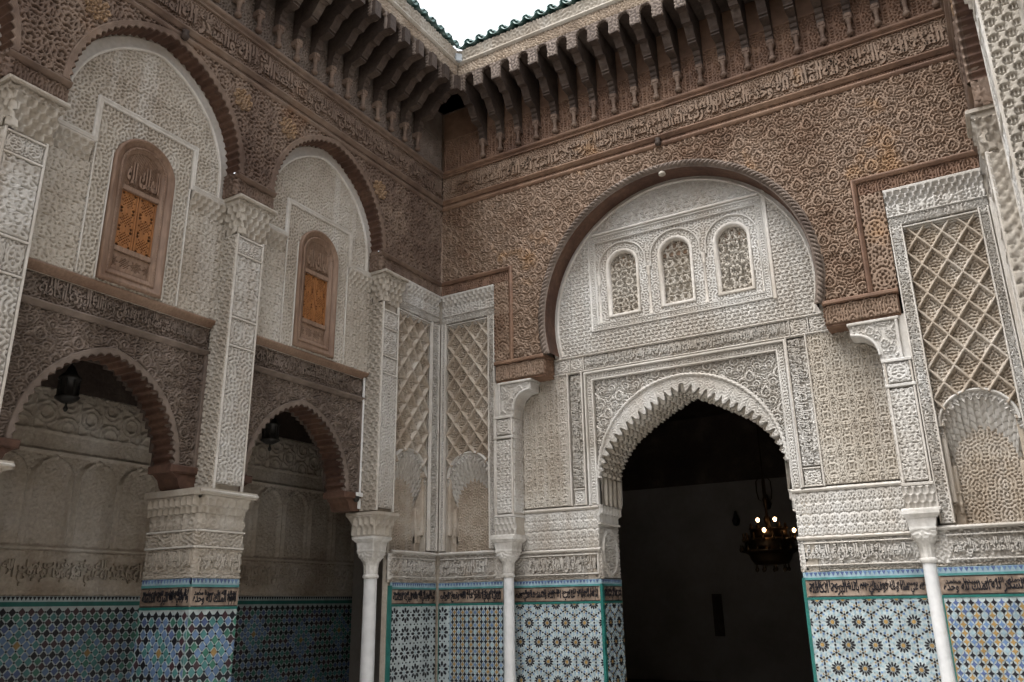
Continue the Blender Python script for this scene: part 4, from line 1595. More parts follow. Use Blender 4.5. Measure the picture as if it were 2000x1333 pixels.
for q in ((TF[0] + 0.028, TF[0] + 0.086, TF[2] + 0.09, TF[3] - 0.09, C_NARROW), (TF[1] - 0.086, TF[1] - 0.028, TF[2] + 0.09, TF[3] - 0.09, C_NARROW), (TF[0] + 0.028, TF[1] - 0.028, TF[2] + 0.028, TF[2] + 0.086, C_BAND), (TF[0] + 0.028, TF[1] - 0.028, TF[3] - 0.086, TF[3] - 0.028, C_BAND)):
    carve('frame_carving', FB, *q[:4], ND - 0.004, 0.014, q[4], 'stucco_white', fac)
sweep('cornice_strip', FB, [(2.50, 6.725), (4.93, 6.725)], [(0, ND - 0.03), (0, ND + 0.03), (0.03, ND + 0.035), (0.04, ND)], 'plaster', fac)
box('fillet', FB, 4.975, 5.02, 5.24, 6.80, ND - 0.03, ND + 0.02, 'plaster', fac, 0.008)
WNS = ((2.93, p_starB), (3.72, p_girih), (4.515, p_star))
carve('window_surround', FB, TF[0] + 0.10, TF[1] - 0.10, TF[2] + 0.10, TF[3] - 0.10, ND - 0.03, 0.02, C_LACE, 'stucco_white', fac,
      mask=lambda u, v: np.all([~inside_pointed(u, v, c, 0.225, 6.2, 0.225) | (v < 5.46) for c, _ in WNS], axis=0))
for c, pat in WNS:
    wf = sweep('blind_window', FB, [(c, 5.49), (c + 0.2, 5.49)] + [tuple(p) for p in pointed(c, 0.2, 6.2, 0.2, 22)[::-1]] + [(c - 0.2, 5.49), (c, 5.49)],
               [(0.002, ND - 0.11), (0.0, ND - 0.05), (-0.014, ND - 0.018), (-0.042, ND - 0.012), (-0.052, ND - 0.02), (-0.054, ND - 0.06)], 'plaster', fac)
    relief('pierced_lattice', FB, c - 0.215, c + 0.215, 5.48, 6.42, ND - 0.115, lambda u, v, pat=pat, c=c: 0.03 * pat(u - c, v - 5.95), 'stucco_sand', wf, 0.0085,
           mask=lambda u, v, c=c: inside_pointed(u, v, c, 0.205, 6.2, 0.205))
    hood = pointed(c, 0.355, 6.2, 0.355, 36, drop=0.12)
    sweep('window_hood', FB, hood, [(-0.012, ND - 0.05), (-0.012, ND - 0.015), (0, ND - 0.004), (0.012, ND - 0.015), (0.012, ND - 0.05)], 'stucco_white', wf)
for c in (2.565, 3.325, 4.117, 4.875):
    lathe('window_colonnette', [(0.030, 5.375), (0.030, 5.40), (0.020, 5.415), (0.019, 5.95), (0.026, 5.96), (0.02, 5.975), (0.032, 6.05), (0.036, 6.08), (0.036, 6.10)], (c, -ND + 0.035, 0), 'plaster', fac, 14)
    relief('colonnette_impost', FB, c - 0.036, c + 0.036, 6.08, 6.17, ND - 0.02, lambda u, v: 0.012 * LABF(u, v), 'stucco_white', fac, 0.012)

# ================================================================== carved wood above: arch, frieze
wd = thing('wooden_arch', 'great carved brown cedar arch and spandrels spanning the hall facade', 'arch', (WOODC, 0, 5))
box('backing_boards', FB, -0.5, XR + 0.5, 6.2, 7.8, -0.62, -0.42, 'wood_carved', wd)
box('backing_boards', FB, -0.5, XR + 0.5, 7.46, 9.9, -0.42, -0.085, 'wood_carved', wd)
for q in ((0.967, 1.32), (MU(1.32), MU(0.967))):
    box('backing_boards', FB, q[0], q[1], 4.985, 6.46, -0.42, -0.085, 'wood_carved', wd)
for q in ((-0.5, 1.32), (MU(1.32), XR + 0.5)):
    box('backing_boards', FB, q[0], q[1], 6.22, 7.46, -0.42, -0.085, 'wood_carved', wd)
JOINTS = (5.62, 6.08, 6.86, 7.22)


def wood_h(u, v):
    h = 0.030 * p_scroll(u - WOODC, v)
    for z in JOINTS:
        h = np.where(np.abs(v - z - 0.012 * np.sin(u * 1.3 + z)) < 0.006, -0.008, h)
    return h


carve('spandrel_carving', FB, 0.0, XR, 4.985, 7.705, 0.002, 0.042, C_SCROLL, 'wood_carved', wd,
      mask=lambda u, v: (np.hypot(u - WOODC, v - WOODZ) > WOODR + 0.09) & ((v > 6.455) | ((u > 1.30) & (u < MU(1.30)))) & (u > 0) & (u < XR))
box('spandrel_ground', FB, 0.0, XR, 7.35, 7.70, -0.09, -0.05, 'wood_carved', wd)
for sgn in (0, 1):
    X = (lambda u: u) if sgn == 0 else MU
    endu = 0.0 if sgn == 0 else XR
    lo, hi = min(X(0.967), X(1.235)), max(X(0.967), X(1.235))
    carve('upright_band', FB, lo, hi, 4.99, 6.23, -0.002, 0.036, C_VERT, 'wood_carved', wd)
    a, b = min(endu, X(1.225)), max(endu, X(1.225))
    carve('level_band', FB, a, b, 6.23, 6.39, -0.002, 0.034, C_ARC, 'wood_red', wd)
    path = [(endu, 6.39), (X(1.23), 6.39), (X(1.23), 4.98)]
    pf = [(0, -0.04), (0, 0.0), (0.012, 0.012), (0.03, 0.02), (0.045, 0.03), (0.06, 0.02), (0.066, -0.03)]
    sweep('frame_moulding', FB, path, [(o if sgn == 0 else -o, n) for o, n in pf], 'wood_red', wd)
    # beam end carried by the bracket
    a, b = min(X(0.985), X(1.80)), max(X(0.985), X(1.80))
    V, F = box_arr(FB, a, b, 4.665, 4.975, -0.32, -0.030, 0.006)
    be = link('beam_end', poly_mesh('beam_end', V, F), wd, 'wood_red')
    carve('beam_carving', FB, a + 0.01, b - 0.01, 4.70, 4.925, 0.012, 0.034, C_ARC, 'wood_carved', be)
    box('beam_fillet', FB, a - 0.012, b + 0.012, 4.93, 4.982, -0.32, 0.03, 'wood_red', be, 0.012)
    FE = Fr((X(1.80), 0, 0), (0, 1, 0) if sgn == 0 else (0, -1, 0), (1, 0, 0) if sgn == 0 else (-1, 0, 0))
    y0, y1 = (0.0, 0.30) if sgn == 0 else (-0.30, 0.0)
    relief('beam_end_carving', FE, y0 + 0.02, y1 - 0.01, 4.70, 4.91, 0.001, lambda u, v: 0.012 * LABC(u, v), 'wood_red', be, 0.014, sk=0.01)
# rope moulding round the arch and the plain soffit behind it
ang0 = math.asin((4.98 - WOODZ) / WOODR)
ang = np.linspace(math.pi - ang0, ang0, 720)
arc_in = np.stack([WOODC + WOODR * np.cos(ang), WOODZ + WOODR * np.sin(ang)], 1)
arc_out = np.stack([WOODC + (WOODR + 0.115) * np.cos(ang), WOODZ + (WOODR + 0.115) * np.sin(ang)], 1)


def rope(U, V, S, T):
    hump = np.sqrt(np.clip(1 - ((T - 0.55) / 0.36) ** 2, 0, 1))
    sg = np.where(U < WOODC, 1.0, -1.0)
    tw = np.abs(((S / 0.062 + sg * 1.5 * T) % 1) - 0.5) * 2
    return 0.055 * hump * (0.45 + 0.55 * sstep(0.15, 0.5, tw)) + 0.008


ringrel('rope_moulding', FB, arc_in, arc_out, -0.01, rope, 'wood_lintel', wd, 14, sk=0.03)
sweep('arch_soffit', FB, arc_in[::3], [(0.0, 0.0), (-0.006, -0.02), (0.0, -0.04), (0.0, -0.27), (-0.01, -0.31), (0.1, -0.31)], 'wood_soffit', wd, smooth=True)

# frieze of writing and its mouldings (back)
fz = thing('wooden_frieze', 'long carved wooden frieze of raised writing above the great arch', 'frieze', (WOODC, 0, 7.8), 'wooden friezes under the eaves')


def frieze(fr, a, b, parent, res, mats=('wood_red', 'wood_carved')):
    hline('roll_moulding', fr, a, b, 8.335, 0.085, -0.02, 0.055, mats[0], parent, 'roll')
    sweep('roll_fillet', fr, [(a, 8.30), (b, 8.30)], [(0, -0.02), (0, 0.02), (0.016, 0.024), (0.018, 0.006), (0.03, 0.006), (0.032, 0.02), (0.045, 0.018), (0.045, -0.02)], mats[0], parent)
    carve('frieze_ground', fr, a, b, 7.875, 8.302, -0.006, 0.026, C_FRZ, mats[1], parent)
    script_band('raised_writing', fr, a + 0.12, b - 0.05, 7.90, 8.245, -0.010, 0.028, mats[1], parent, asp=1.0)
    sweep('base_moulding', fr, [(a, 7.80), (b, 7.80)], [(0, -0.02), (0.0, 0.02), (0.03, 0.024), (0.042, 0.045), (0.058, 0.052), (0.072, 0.04), (0.076, 0.0), (0.076, -0.02)], mats[0], parent)
    relief('bead_course', fr, a, b, 7.765, 7.80, -0.012, lambda u, v: 0.014 * ((np.abs(u % 0.034 - 0.017) < 0.011) & (np.abs(v - 7.782) < 0.010)), mats[0], parent, res * 0.75)
    sweep('lower_fillet', fr, [(a, 7.70), (b, 7.70)], [(0, -0.03), (0, 0.002), (0.02, 0.006), (0.03, 0.016), (0.048, 0.018), (0.062, 0.008), (0.066, -0.02)], mats[0], parent)


frieze(FB, 0.0, XR, fz, 0.0112)

# ================================================================== eaves


def eave(fr, a, b, e, start, label, group, res, panel_mat):
    """bracketed wooden eave: wall panel, colonnettes, corbels, scalloped fascia; a..b along the wall, projecting e"""
    t = thing('wooden_eave', label, 'eave', tuple(fr.pt((a + b) / 2, 8.42, 0)), group)
    carve('eave_wall', fr, a, b, 8.425, 9.03, -0.018, 0.03, C_EAVE, panel_mat, t)
    box('upper_boards', fr, a, b, 9.03, 9.56, -0.08, -0.03, panel_mat, t)
    pitch = 0.327
    nb = [(0.0, 8.735), (0.085, 8.735), (0.095, 8.78), (0.075, 8.79), (0.10, 8.81), (0.115, 8.85), (0.09, 8.86), (0.13, 8.885), (0.145, 8.93), (0.12, 8.94),
          (0.27, 8.955), (0.30, 8.965), (0.30, 8.985), (0.275, 8.99), (0.32, 9.0), (0.32, 9.02), (0.36, 9.06), (0.42, 9.16), (0.47, 9.17), (0.50, 9.155), (0.53, 9.20), (0.60, 9.255), (e, 9.262), (e, 9.50), (0.0, 9.50)]
    nb = [(n * (e / 0.72) if n > 0.28 else n, z) for n, z in nb]
    k = len(nb)
    wv = []
    for n, z in nb:
        wv.append(0.048 if n < 0.2 else 0.060)
    o = fr.pt(0, 0, 0)
    V = np.concatenate([np.array([fr.pt(-w, z, n) - o for (n, z), w in zip(nb, wv)]), np.array([fr.pt(w, z, n) - o for (n, z), w in zip(nb, wv)])])
    F = [list(range(k)), list(range(2 * k - 1, k - 1, -1))] + [[j, k + j, k + (j + 1) % k, (j + 1) % k] for j in range(k)]
    cm = poly_mesh('corbel', V, F)
    cm.materials.append(MATS['wood_dark'])
    # carved cheeks, as thin raised scrolls on both sides
    prof = [(0.0, 8.425), (0.030, 8.435), (0.036, 8.46), (0.030, 8.485), (0.019, 8.50), (0.027, 8.512), (0.019, 8.525), (0.0195, 8.60), (0.026, 8.612), (0.02, 8.625), (0.032, 8.66), (0.036, 8.70), (0.044, 8.735)]
    prof = [(r_ * 1.35, z_) for r_, z_ in prof]
    P, Q = lathe_arr(prof, tuple(fr.pt(0, 0, 0.055) - o), 14)
    km = quads_mesh('colonnette', P, Q, True)
    km.materials.append(MATS['wood_grey'])
    V, Fq = merge([box_arr(fr, -0.05, 0.05, 8.66, 8.735, -0.02, 0.095, 0.006), box_arr(fr, -0.034, 0.034, 8.69, 8.735, 0.095, 0.108)])
    V = V - o
    bm = poly_mesh('colonnette_block', V, Fq)
    bm.materials.append(MATS['wood_grey'])
    us = []
    u = start
    while a + 0.3 < u < b - 0.05 if start > a + 0.3 and start < b else False:
        us.append(u)
        u += pitch if start < (a + b) / 2 else -pitch
    for u in us:
        loc = Vector(fr.pt(u, 0, 0))
        inv = Matrix.Translation(-Vector(t.location))
        ob = bpy.data.objects.new('corbel', cm)
        COL.objects.link(ob)
        ob.parent = t
        ob.matrix_parent_inverse = inv
        ob.location = loc
        for nm, me in (('colonnette', km), ('colonnette_block', bm)):
            c2 = bpy.data.objects.new(nm, me)
            COL.objects.link(c2)
            c2.parent = ob
    # boards over the corbels
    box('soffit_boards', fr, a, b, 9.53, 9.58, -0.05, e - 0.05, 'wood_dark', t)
    return t, us


def fascia(fr, a, b, e, us, t, res):
    """carved front board with a lobed opening between each pair of corbels, and the stucco cornice above"""
    us = sorted(us)
    mids = [(p + q) / 2 for p, q in zip(us[:-1], us[1:])]
    mids = [us[0] - 0.1635] + mids + [us[-1] + 0.1635]
    mids = np.array(mids)

    def msk(u, v):
        d = np.min(np.abs(u[..., None] - mids), -1)
        y = v - 9.26
        w = np.where(y < 0.17, 0.098, 0.098 * np.sqrt(np.clip(1 - ((y - 0.17) / 0.11) ** 2, 0, 1)))
        w = w - 0.012 * np.abs(np.sin(y * 62))
        return ~((d < w) & (y < 0.275))
    relief('scalloped_board', fr, a, b, 9.27, 9.545, e - 0.004, lambda u, v: 0.012 * (0.4 + 0.5 * LABC(u, v)), 'wood_lintel', t, res, mask=msk, sk=0.05)
    relief('fascia_board', fr, a, b, 9.548, 9.725, e - 0.004, lambda u, v: 0.014 * LABF(u, v), 'wood_tan', t, res, sk=0.05)
    sweep('fascia_moulding', fr, [(a, 9.725), (b, 9.725)], [(0, e - 0.05), (0, e + 0.015), (0.02, e + 0.02), (0.03, e + 0.04), (0.05, e + 0.045), (0.06, e + 0.02), (0.06, e - 0.05)], 'stucco_sand', t)
    relief('stucco_cornice', fr, a, b, 9.785, 9.96, e + 0.0, lambda u, v: 0.018 * LABC(u, v) + 0.25 * (v - 9.785), 'stucco_sand', t, res, sk=0.1)
    box('cornice_core', fr, a, b, 9.56, 9.965, -0.05, e - 0.03, 'stucco_sand', t)


EB, EL = 0.72, 0.78
tb, ub = eave(FB, 0.0, XR, EB, 0.825, 'dark corbelled wooden eave over the great arch of the hall facade', 'corbelled eaves round the courtyard', 0.0125, 'wood_red')
fascia(FB, EL, XR, EB, ub, tb, 0.0125)


def roof(fr, a, b, e, label, n0):
    t = thing('tiled_roof', label, 'roof', tuple(fr.pt((a + b) / 2, 9.96, 0)), 'green tiled roofs round the courtyard')
    sl = 0.42
    # bed under the tiles
    P = np.array([(a, e + 0.03), (b, e + 0.03), (b, -1.4), (a, -1.4)])
    V = np.concatenate([fr.pt(P[:, 0], 9.965 + (e + 0.03 - P[:, 1]) * sl, P[:, 1]), fr.pt(P[:, 0], 9.945 + (e + 0.03 - P[:, 1]) * sl, P[:, 1])])
    link('roof_bed', poly_mesh('roof_bed', V, [(0, 1, 2, 3), (7, 6, 5, 4), (0, 4, 5, 1), (1, 5, 6, 2), (2, 6, 7, 3), (3, 7, 4, 0)]), t, 'stucco_aged')
    o = fr.pt(0, 0, 0)

    def barrel(up, L, r0, r1, zoff, th=0.014, sg=10):
        Vv, Ff = [], []
        for (n, rr) in ((0.0, r0), (-L, r1)):
            for rad in (rr, rr - th):
                for k in range(sg + 1):
                    x = math.pi * k / sg
                    uu, zz = rad * math.cos(x), rad * math.sin(x) * (1 if up else -1)
                    Vv.append(fr.pt(uu, zoff + zz + (-n) * sl, n) - o)
        m2 = sg + 1
        for k in range(sg):
            Ff += [[k, k + 1, 2 * m2 + k + 1, 2 * m2 + k], [m2 + k + 1, m2 + k, 3 * m2 + k, 3 * m2 + k + 1], [k + 1, k, m2 + k, m2 + k + 1]]
        Ff += [[0, m2, 3 * m2, 2 * m2], [m2 - 1, 3 * m2 - 1, 4 * m2 - 1, 2 * m2 - 1]]
        me = poly_mesh('roof_tile', np.array(Vv), Ff, True)
        me.materials.append(MATS['roof_glaze'])
        return me
    pan = barrel(False, 0.46, 0.100, 0.085, 0.105)
    cov = barrel(True, 0.46, 0.062, 0.072, 0.085)
    inv = Matrix.Translation(-Vector(t.location))
    pit = 0.212
    n = int((b - a) / pit)
    for row in range(4):
        for k in range(n + 1):
            for me, du, dn in ((pan, 0.0, 0.0), (cov, pit / 2, -0.035)):
                u = a + 0.06 + k * pit + du
                if u > b:
                    continue
                nn = e + 0.105 + dn - row * 0.38
                ob = bpy.data.objects.new('roof_tile', me)
                COL.objects.link(ob)
                ob.parent = t
                ob.matrix_parent_inverse = inv
                ob.location = Vector(fr.pt(u, 9.965 + (e + 0.105 - nn) * sl + random.uniform(-0.004, 0.006), nn))
                ob.rotation_euler = (random.gauss(0, 0.012), random.gauss(0, 0.012), random.gauss(0, 0.02))
    return t


box('corner_bed', FB, -1.6, EL + 0.02, 9.93, 9.97, -1.6, EB + 0.02, 'stucco_aged', tb)
roof(FB, EL + 0.06, XR, EB, 'green glazed barrel tile roof edge above the hall facade', 0)
# ================================================================== galleries (left wall, and its twin on the right)
Z0A, RISE, HALF = 6.46, 1.16, 1.01            # upper wooden arches
BAYS = {2: (1.38, 3.60), 1: (4.00, 6.22), 0: (6.62, 8.84)}
PILS = {3: (1.02, 1.38), 2: (3.60, 4.00), 1: (6.22, 6.62)}
LA, LZ, LR = 0.80, 3.03, 0.97                 # lower wooden arches


def gallery(fr, sg, res, side, detail):
    x0 = 0.0 if sg < 0 else XR
    q_ = (lambda c_: c_) if sg < 0 else coarse

    def us(a, b):
        return (min(sg * a, sg * b), max(sg * a, sg * b))
    cen = {k: sg * (a + b) / 2 for k, (a, b) in BAYS.items()}
    where = 'left' if sg < 0 else 'right'

    # ---- corner wall with lattice panel
    cw = thing('corner_wall', ('left-hand stucco corner wall with lozenge lattice beside the gallery column' if sg < 0 else
                               'stucco corner wall seen edge-on at the right border of the photo'), 'wall', tuple(fr.pt(sg * 0.5, 0, 0)))
    a, b = us(0.20, 1.00)
    lo, hi = us(0.0, 1.02)
    end_bay(fr, a, b, cw, lo, hi, res, None, 3)
    box('masonry', fr, *us(-0.5, 0.0), 0.0, 6.2, -0.30, -0.06, 'stucco_sand', cw)
    end_dado(fr, *us(0.0, 0.985), cw, [(*us(0.0, 0.985), 'eight', 0)])
    box('wall_core', fr, lo, hi, 2.8, 6.2, -0.85, -0.58, 'stucco_aged', cw)
    V, F = box_arr(fr, *us(0.985, 1.0), 0.0, 1.86, -0.16, -0.02)
    link('rim_tile', poly_mesh('rim_tile', V, F), cw, 'glaze_rimgreen')

    # ---- pillars
    for k, (a, b) in PILS.items():
        u0, u1 = us(a, b)
        if k == 3:
            nm = 'carved stucco corner pillar resting on the gallery column' if sg < 0 else 'far carved pillar on the wall along the right border'
        elif k == 2:
            nm = 'tall carved stucco pillar between the two shuttered windows' if sg < 0 else 'pillar with star-patterned side face at the top right border'
        else:
            nm = 'carved stucco pillar cut off by the left border' if sg < 0 else 'nearest pillar of the wall along the right border'
        t = thing('stucco_pillar', nm, 'pillar', tuple(fr.pt((u0 + u1) / 2, 2.78 if k == 3 else 0, 0)), 'pillars of the galleries')
        rr = res if sg < 0 and k > 1 else (res * 1.4 if sg < 0 else 0.016 if k == 2 else 0.022)
        box('pillar_core', fr, u0 + 0.02, u1 - 0.02, 2.78, 6.10, -0.46, -0.02, 'stucco_sand', t)
        m_ = 0.035
        pats = [(5.50, 5.67, lambda u, v: 0.018 * LABF(u, v)), (4.73, 5.46, lambda u, v: 0.020 * p_wave(u * 0.9, v * 0.9)),
                (4.40, 4.69, (lambda uc: lambda u, v: 0.018 * np.maximum(1 - sstep(0.008, 0.014, np.abs(np.hypot(u - uc, v - 4.545) - 0.12)), 0.8 * LABF(u, v)))((u0 + u1) / 2)),
                (2.86, 4.36, lambda u, v: 0.018 * LABF(u, v))]
        if k == 3:
            pats = [(5.36, 5.58, pats[0][2]), (4.95, 5.32, pats[0][2]), (4.70, 4.91, pats[0][2]), (2.84, 4.66, pats[3][2])]
        for z0, z1, h in pats:
            if sg < 0 or k > 1:
                carve('front_panel', fr, u0 + m_, u1 - m_, z0, z1, 0.0, 0.024, C_SIDE if z0 == 4.73 else C_KNOT if z1 - z0 < 0.4 else C_LACE, 'stucco_white', t)
            box('fillet', fr, u0 + m_ - 0.01, u1 - m_ + 0.01, z1 + 0.006, z1 + 0.026, -0.03, 0.008, 'plaster', t, 0.004)
        for x in (u0 + 0.001, u1 - 0.026):
            box('fillet', fr, x, x + 0.025, 2.80, 5.72, -0.03, 0.004, 'plaster', t, 0.006)
        # side face turned to the viewer, star cut-outs
        yb = -b
        FS = Fr((x0, yb, 0), (1, 0, 0), (0, -1, 0))
        s0, s1 = (-0.29, -0.012) if sg < 0 else (0.012, 0.40)
        relief('side_panel', FS, s0, s1, 2.80, 5.70, 0.002, lambda u, v: 0.016 * P8(u, v), 'stucco_sand', t, 0.0075 if k == 2 else rr)
        # stalactite capital on front and side
        for kk_, (zz0, zz1) in enumerate(((5.72, 6.06),)):
            relief('stalactite_capital', fr, u0 - 0.03, u1 + 0.03, zz0, zz1, -0.015, muq(0.092, zz0, zz1, 4, 0.075, 0.055, u0 - 0.03), 'stucco_sand', t, rr * 0.9)
            s0, s1 = (-0.26, 0.035) if sg < 0 else (-0.035, 0.26)
            relief('stalactite_capital', Fr((x0, yb, 0), (1, 0, 0), (0, -1, 0)), s0, s1, zz0, zz1, -0.01, muq(0.092, zz0, zz1, 4, 0.075, 0.055), 'stucco_sand', t, rr)
        w = 0.085
        relief('capital_band', fr, u0 - 0.06, u1 + 0.06, 6.06, 6.125, 0.05, lambda u, v: 0.012 * LABF(u, v), 'stucco_sand', t, rr)
        box('capital_band_core', fr, u0 - 0.058, u1 + 0.058, 6.062, 6.123, -0.3, 0.045, 'stucco_sand', t)
        box('capital_slab', fr, u0 - w, u1 + w, 6.125, 6.165, -0.3, 0.10, 'stucco_sand', t, 0.012)
        if k == 3:
            # flared foot over the marble capital
            cxm = x0 + sg * 0.21
            cym = -(a + b) / 2
            V = np.array([(cxm + px * p, cym + py * p2, z) for p, p2, z in ((0.185, 0.165, 2.475), (0.19, 0.17, 2.60), (0.215, 0.185, 2.66), (0.25, 0.21, 2.72), (0.27, 0.225, 2.745), (0.27, 0.225, 2.782)) for px, py in ((-1, -1), (1, -1), (1, 1), (-1, 1))])
            F = [[4 * q + j, 4 * q + (j + 1) % 4, 4 * q + 4 + (j + 1) % 4, 4 * q + 4 + j] for q in range(5) for j in range(4)] + [[20, 21, 22, 23], [3, 2, 1, 0]]
            link('flared_foot', poly_mesh('flared_foot', V, F), t, 'stucco_sand')
            for Ff, w_ in ((Fr((cxm, cym - 0.175, 0), (1, 0, 0), (0, -1, 0)), 0.19), (Fr((cxm - sg * 0.195, cym, 0), (0, -sg, 0), (-sg, 0, 0)), 0.17)):
                relief('foot_carving', Ff, -w_, w_, 2.49, 2.735, -0.004, muq(0.095, 2.49, 2.735, 2, 0.05, 0.035), 'stucco_sand', t, rr)
            if sg < 0:
                column('stout white marble column under the corner pillar of the left gallery', cxm, cym, 0.088, 2.475, 0.185)
            else:
                column('marble column of the right gallery outside the picture', cxm, cym, 0.088, 2.475, 0.185)
        else:
            # square tiled pier below
            p0, p1 = us(a - 0.07, b + 0.15)
            box('pier_core', fr, p0 + 0.07, p1 - 0.07, 0.0, 2.72, -0.80, -0.03, 'stucco_aged', t)
            FSd = Fr((x0, -(b + 0.15), 0), (1, 0, 0), (0, -1, 0))
            sides = [(fr, p0 + 0.022, p1, -0.02) if sg < 0 else (fr, p0, p1 - 0.022, -0.02)]
            sides.append((FSd, -0.80, -0.024, -0.02) if sg < 0 else (FSd, 0.024, 0.80, -0.02))
            for f2, q0, q1, NN in sides:
                relief('stalactite_cornice', f2, q0 - 0.0, q1, 2.54, 2.72, NN, muq(0.088, 2.54, 2.70, 2, 0.07, 0.05, q0), 'stucco_sand', t, rr)
                relief('medallion_course', f2, q0, q1, 2.38, 2.54, NN, (lambda q0: lambda u, v: 0.014 * np.maximum(np.abs((u - q0) % 0.125 - 0.0625) < 0.008, np.maximum(1 - sstep(0.008, 0.013, np.abs(np.hypot((u - q0) % 0.125 - 0.0625, v - 2.455) - 0.032)), 0.3 * LABF(u, v))))(q0), 'stucco_sand', t, rr)
                relief('carved_course', f2, q0, q1, 2.215, 2.36, NN, lambda u, v: 0.016 * LABF(u, v), 'stucco_sand', t, rr)
                relief('writing_course', f2, q0, q1, 1.94, 2.195, NN - 0.005, lambda u, v: 0.012 * LABF(u, v) * 0.8, 'stucco_sand', t, rr)
                script_band('raised_writing', f2, q0 + 0.04, q1 - 0.04, 1.965, 2.165, NN - 0.002, 0.024, 'stucco_sand', t)
                relief('border_course', f2, q0, q1, 1.903, 1.94, NN, lambda u, v: 0.012 * LABH(u * 1.5, v * 1.5), 'stucco_sand', t, rr)
                for z in (2.36, 2.197):
                    box('fillet', f2, q0 - 0.004, q1 + 0.004, z, z + 0.018, NN - 0.02, NN + 0.022, 'plaster', t, 0.005)
                dado_head(f2, q0, q1, NN - 0.005, t)
                fld = box('tile_dado', f2, q0, q1, 0.0, 1.60, NN - 0.06, NN - 0.005, 'glaze_white', t)
                lay_tiles(f2, z_lozenge(q0 + 0.004, q1 - 0.004, 0.0, 1.59, [((q0 + q1) / 2, 1.22), ((q0 + q1) / 2, 0.5)]), NN - 0.005, fld, (q0 + 0.003, q1 - 0.003, 0.02, 1.597), 150 if (sg < 0 and k == 2) else 0, ('dia',), near=lambda u, v: -v)
            xs = (x0 - 0.80, x0 + 0.07) if sg < 0 else (x0 - 0.07, x0 + 0.80)
            V, F = box_arr(FB, xs[0], xs[1], 2.72, 2.785, (b + 0.15) + 0.07, (a - 0.07) - 0.07, 0.0)
            link('cornice_slab', poly_mesh('cornice_slab', V, F), t, 'stucco_sand')
            sweep('cornice_lip', fr, [(p0 - 0.07, 2.742), (p1 + 0.07, 2.742)], [(0, 0.04), (0, 0.085), (0.012, 0.092), (0.024, 0.085), (0.026, 0.05)], 'stucco_white', t)

    # ---- upper carved wood: imposts, spandrels
    wt = thing('wooden_spandrel', 'carved dark wooden spandrels and arches along the %s wall' % where, 'arch', tuple(fr.pt(sg * 4, 6.2, 0)))
    SMAX = 8.84 if sg < 0 else 6.62

    def mk(u, v):
        ok = np.ones(np.shape(u), bool)
        for c in cen.values():
            ok &= ~inside_pointed(u, v, c, HALF, Z0A, RISE, 0.035)
        return ok
    u0, u1 = us(0.0, SMAX)

    box('backing_boards', fr, u0 - (0.4 if sg > 0 else 0.0), u1 + (0.4 if sg < 0 else 0.0), 7.66, 9.93, -0.40, -0.085, 'wood_grey', wt)
    carve('spandrel_carving', fr, u0, u1, Z0A, 7.705, 0.002, 0.044, q_(C_DENSE), 'wood_grey', wt,
          mask=mk)
    # paler star medallions between the arches
    for s_, z_ in ((1.56, 7.39), (3.37, 7.44), (4.12, 7.43), (6.0, 7.42)):
        c = sg * s_
        relief('medallion', fr, c - 0.15, c + 0.15, z_ - 0.16, z_ + 0.16, -0.002, lambda u, v, c=c, z_=z_: 0.024 * np.maximum(LABF(u, v), 1 - sstep(0.008, 0.014, np.abs(np.hypot(u - c, v - z_) - 0.13))), 'wood_medallion', wt, res,
               mask=lambda u, v, c=c, z_=z_: np.hypot(u - c, v - z_) < 0.125 + 0.02 * np.cos(8 * np.arctan2(v - z_, u - c)))
    ints = [(0.0, 1.48), (3.50, 4.10), (6.12, 6.72)]
    for a, b in ints:
        if a > SMAX:
            continue
        i0, i1 = us(a, b)
        box('impost_core', fr, i0, i1, 6.165, Z0A, -0.28, -0.03, 'wood_grey', wt)
        carve('impost_carving', fr, i0, i1, 6.225 if a == 0 else 6.17, 6.39, -0.004, 0.034, q_(C_ARC), 'wood_grey', wt)
        sweep('impost_moulding', fr, [(i0 - 0.0, 6.39), (i1 + 0.0, 6.39)], [(0, -0.04), (0, 0.0), (0.012, 0.012), (0.03, 0.022), (0.045, 0.034), (0.06, 0.022), (0.068, -0.03)], 'wood_grey', wt)
        # return of the impost towards the viewer
        yy = -b
        FS = Fr((x0, yy, 0), (1, 0, 0), (0, -1, 0))
        q0, q1 = (-0.25, 0.0) if sg < 0 else (0.0, 0.25)
        relief('impost_return', FS, q0, q1, 6.17, 6.45, -0.004, lambda u, v: 0.018 * LABC(u, v), 'wood_grey', wt, res)
    for k, c in cen.items():
        if k == 0 and sg > 0:
            continue
        P = pointed(c, HALF, Z0A, RISE, 90)
        E1 = scalloped(P, 0.088, 0.034, 0.011)
        E2 = offset(resample(P, 0.011)[0], 0.095)
        m2 = len(E1)
        E2 = np.stack([np.interp(np.linspace(0, 1, m2), np.linspace(0, 1, len(E2)), E2[:, i]) for i in (0, 1)], 1)
        ringrel('arch_rim', fr, E1, E2, 0.002, lambda U, V, S, T: 0.016 * (np.abs(np.sin(T * 9.4)) ** 0.7), 'wood_grey', wt, 8, sk=0.03)
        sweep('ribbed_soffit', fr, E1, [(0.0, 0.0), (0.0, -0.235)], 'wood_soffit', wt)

    # ---- frieze, eave, roof
    f2 = thing('wooden_frieze', 'carved wooden frieze of raised writing along the %s wall' % where, 'frieze', tuple(fr.pt(sg * 4, 7.8, 0)), 'wooden friezes under the eaves')
    frieze(fr, *us(0.0, SMAX), f2, res, ('wood_grey', 'wood_grey'))
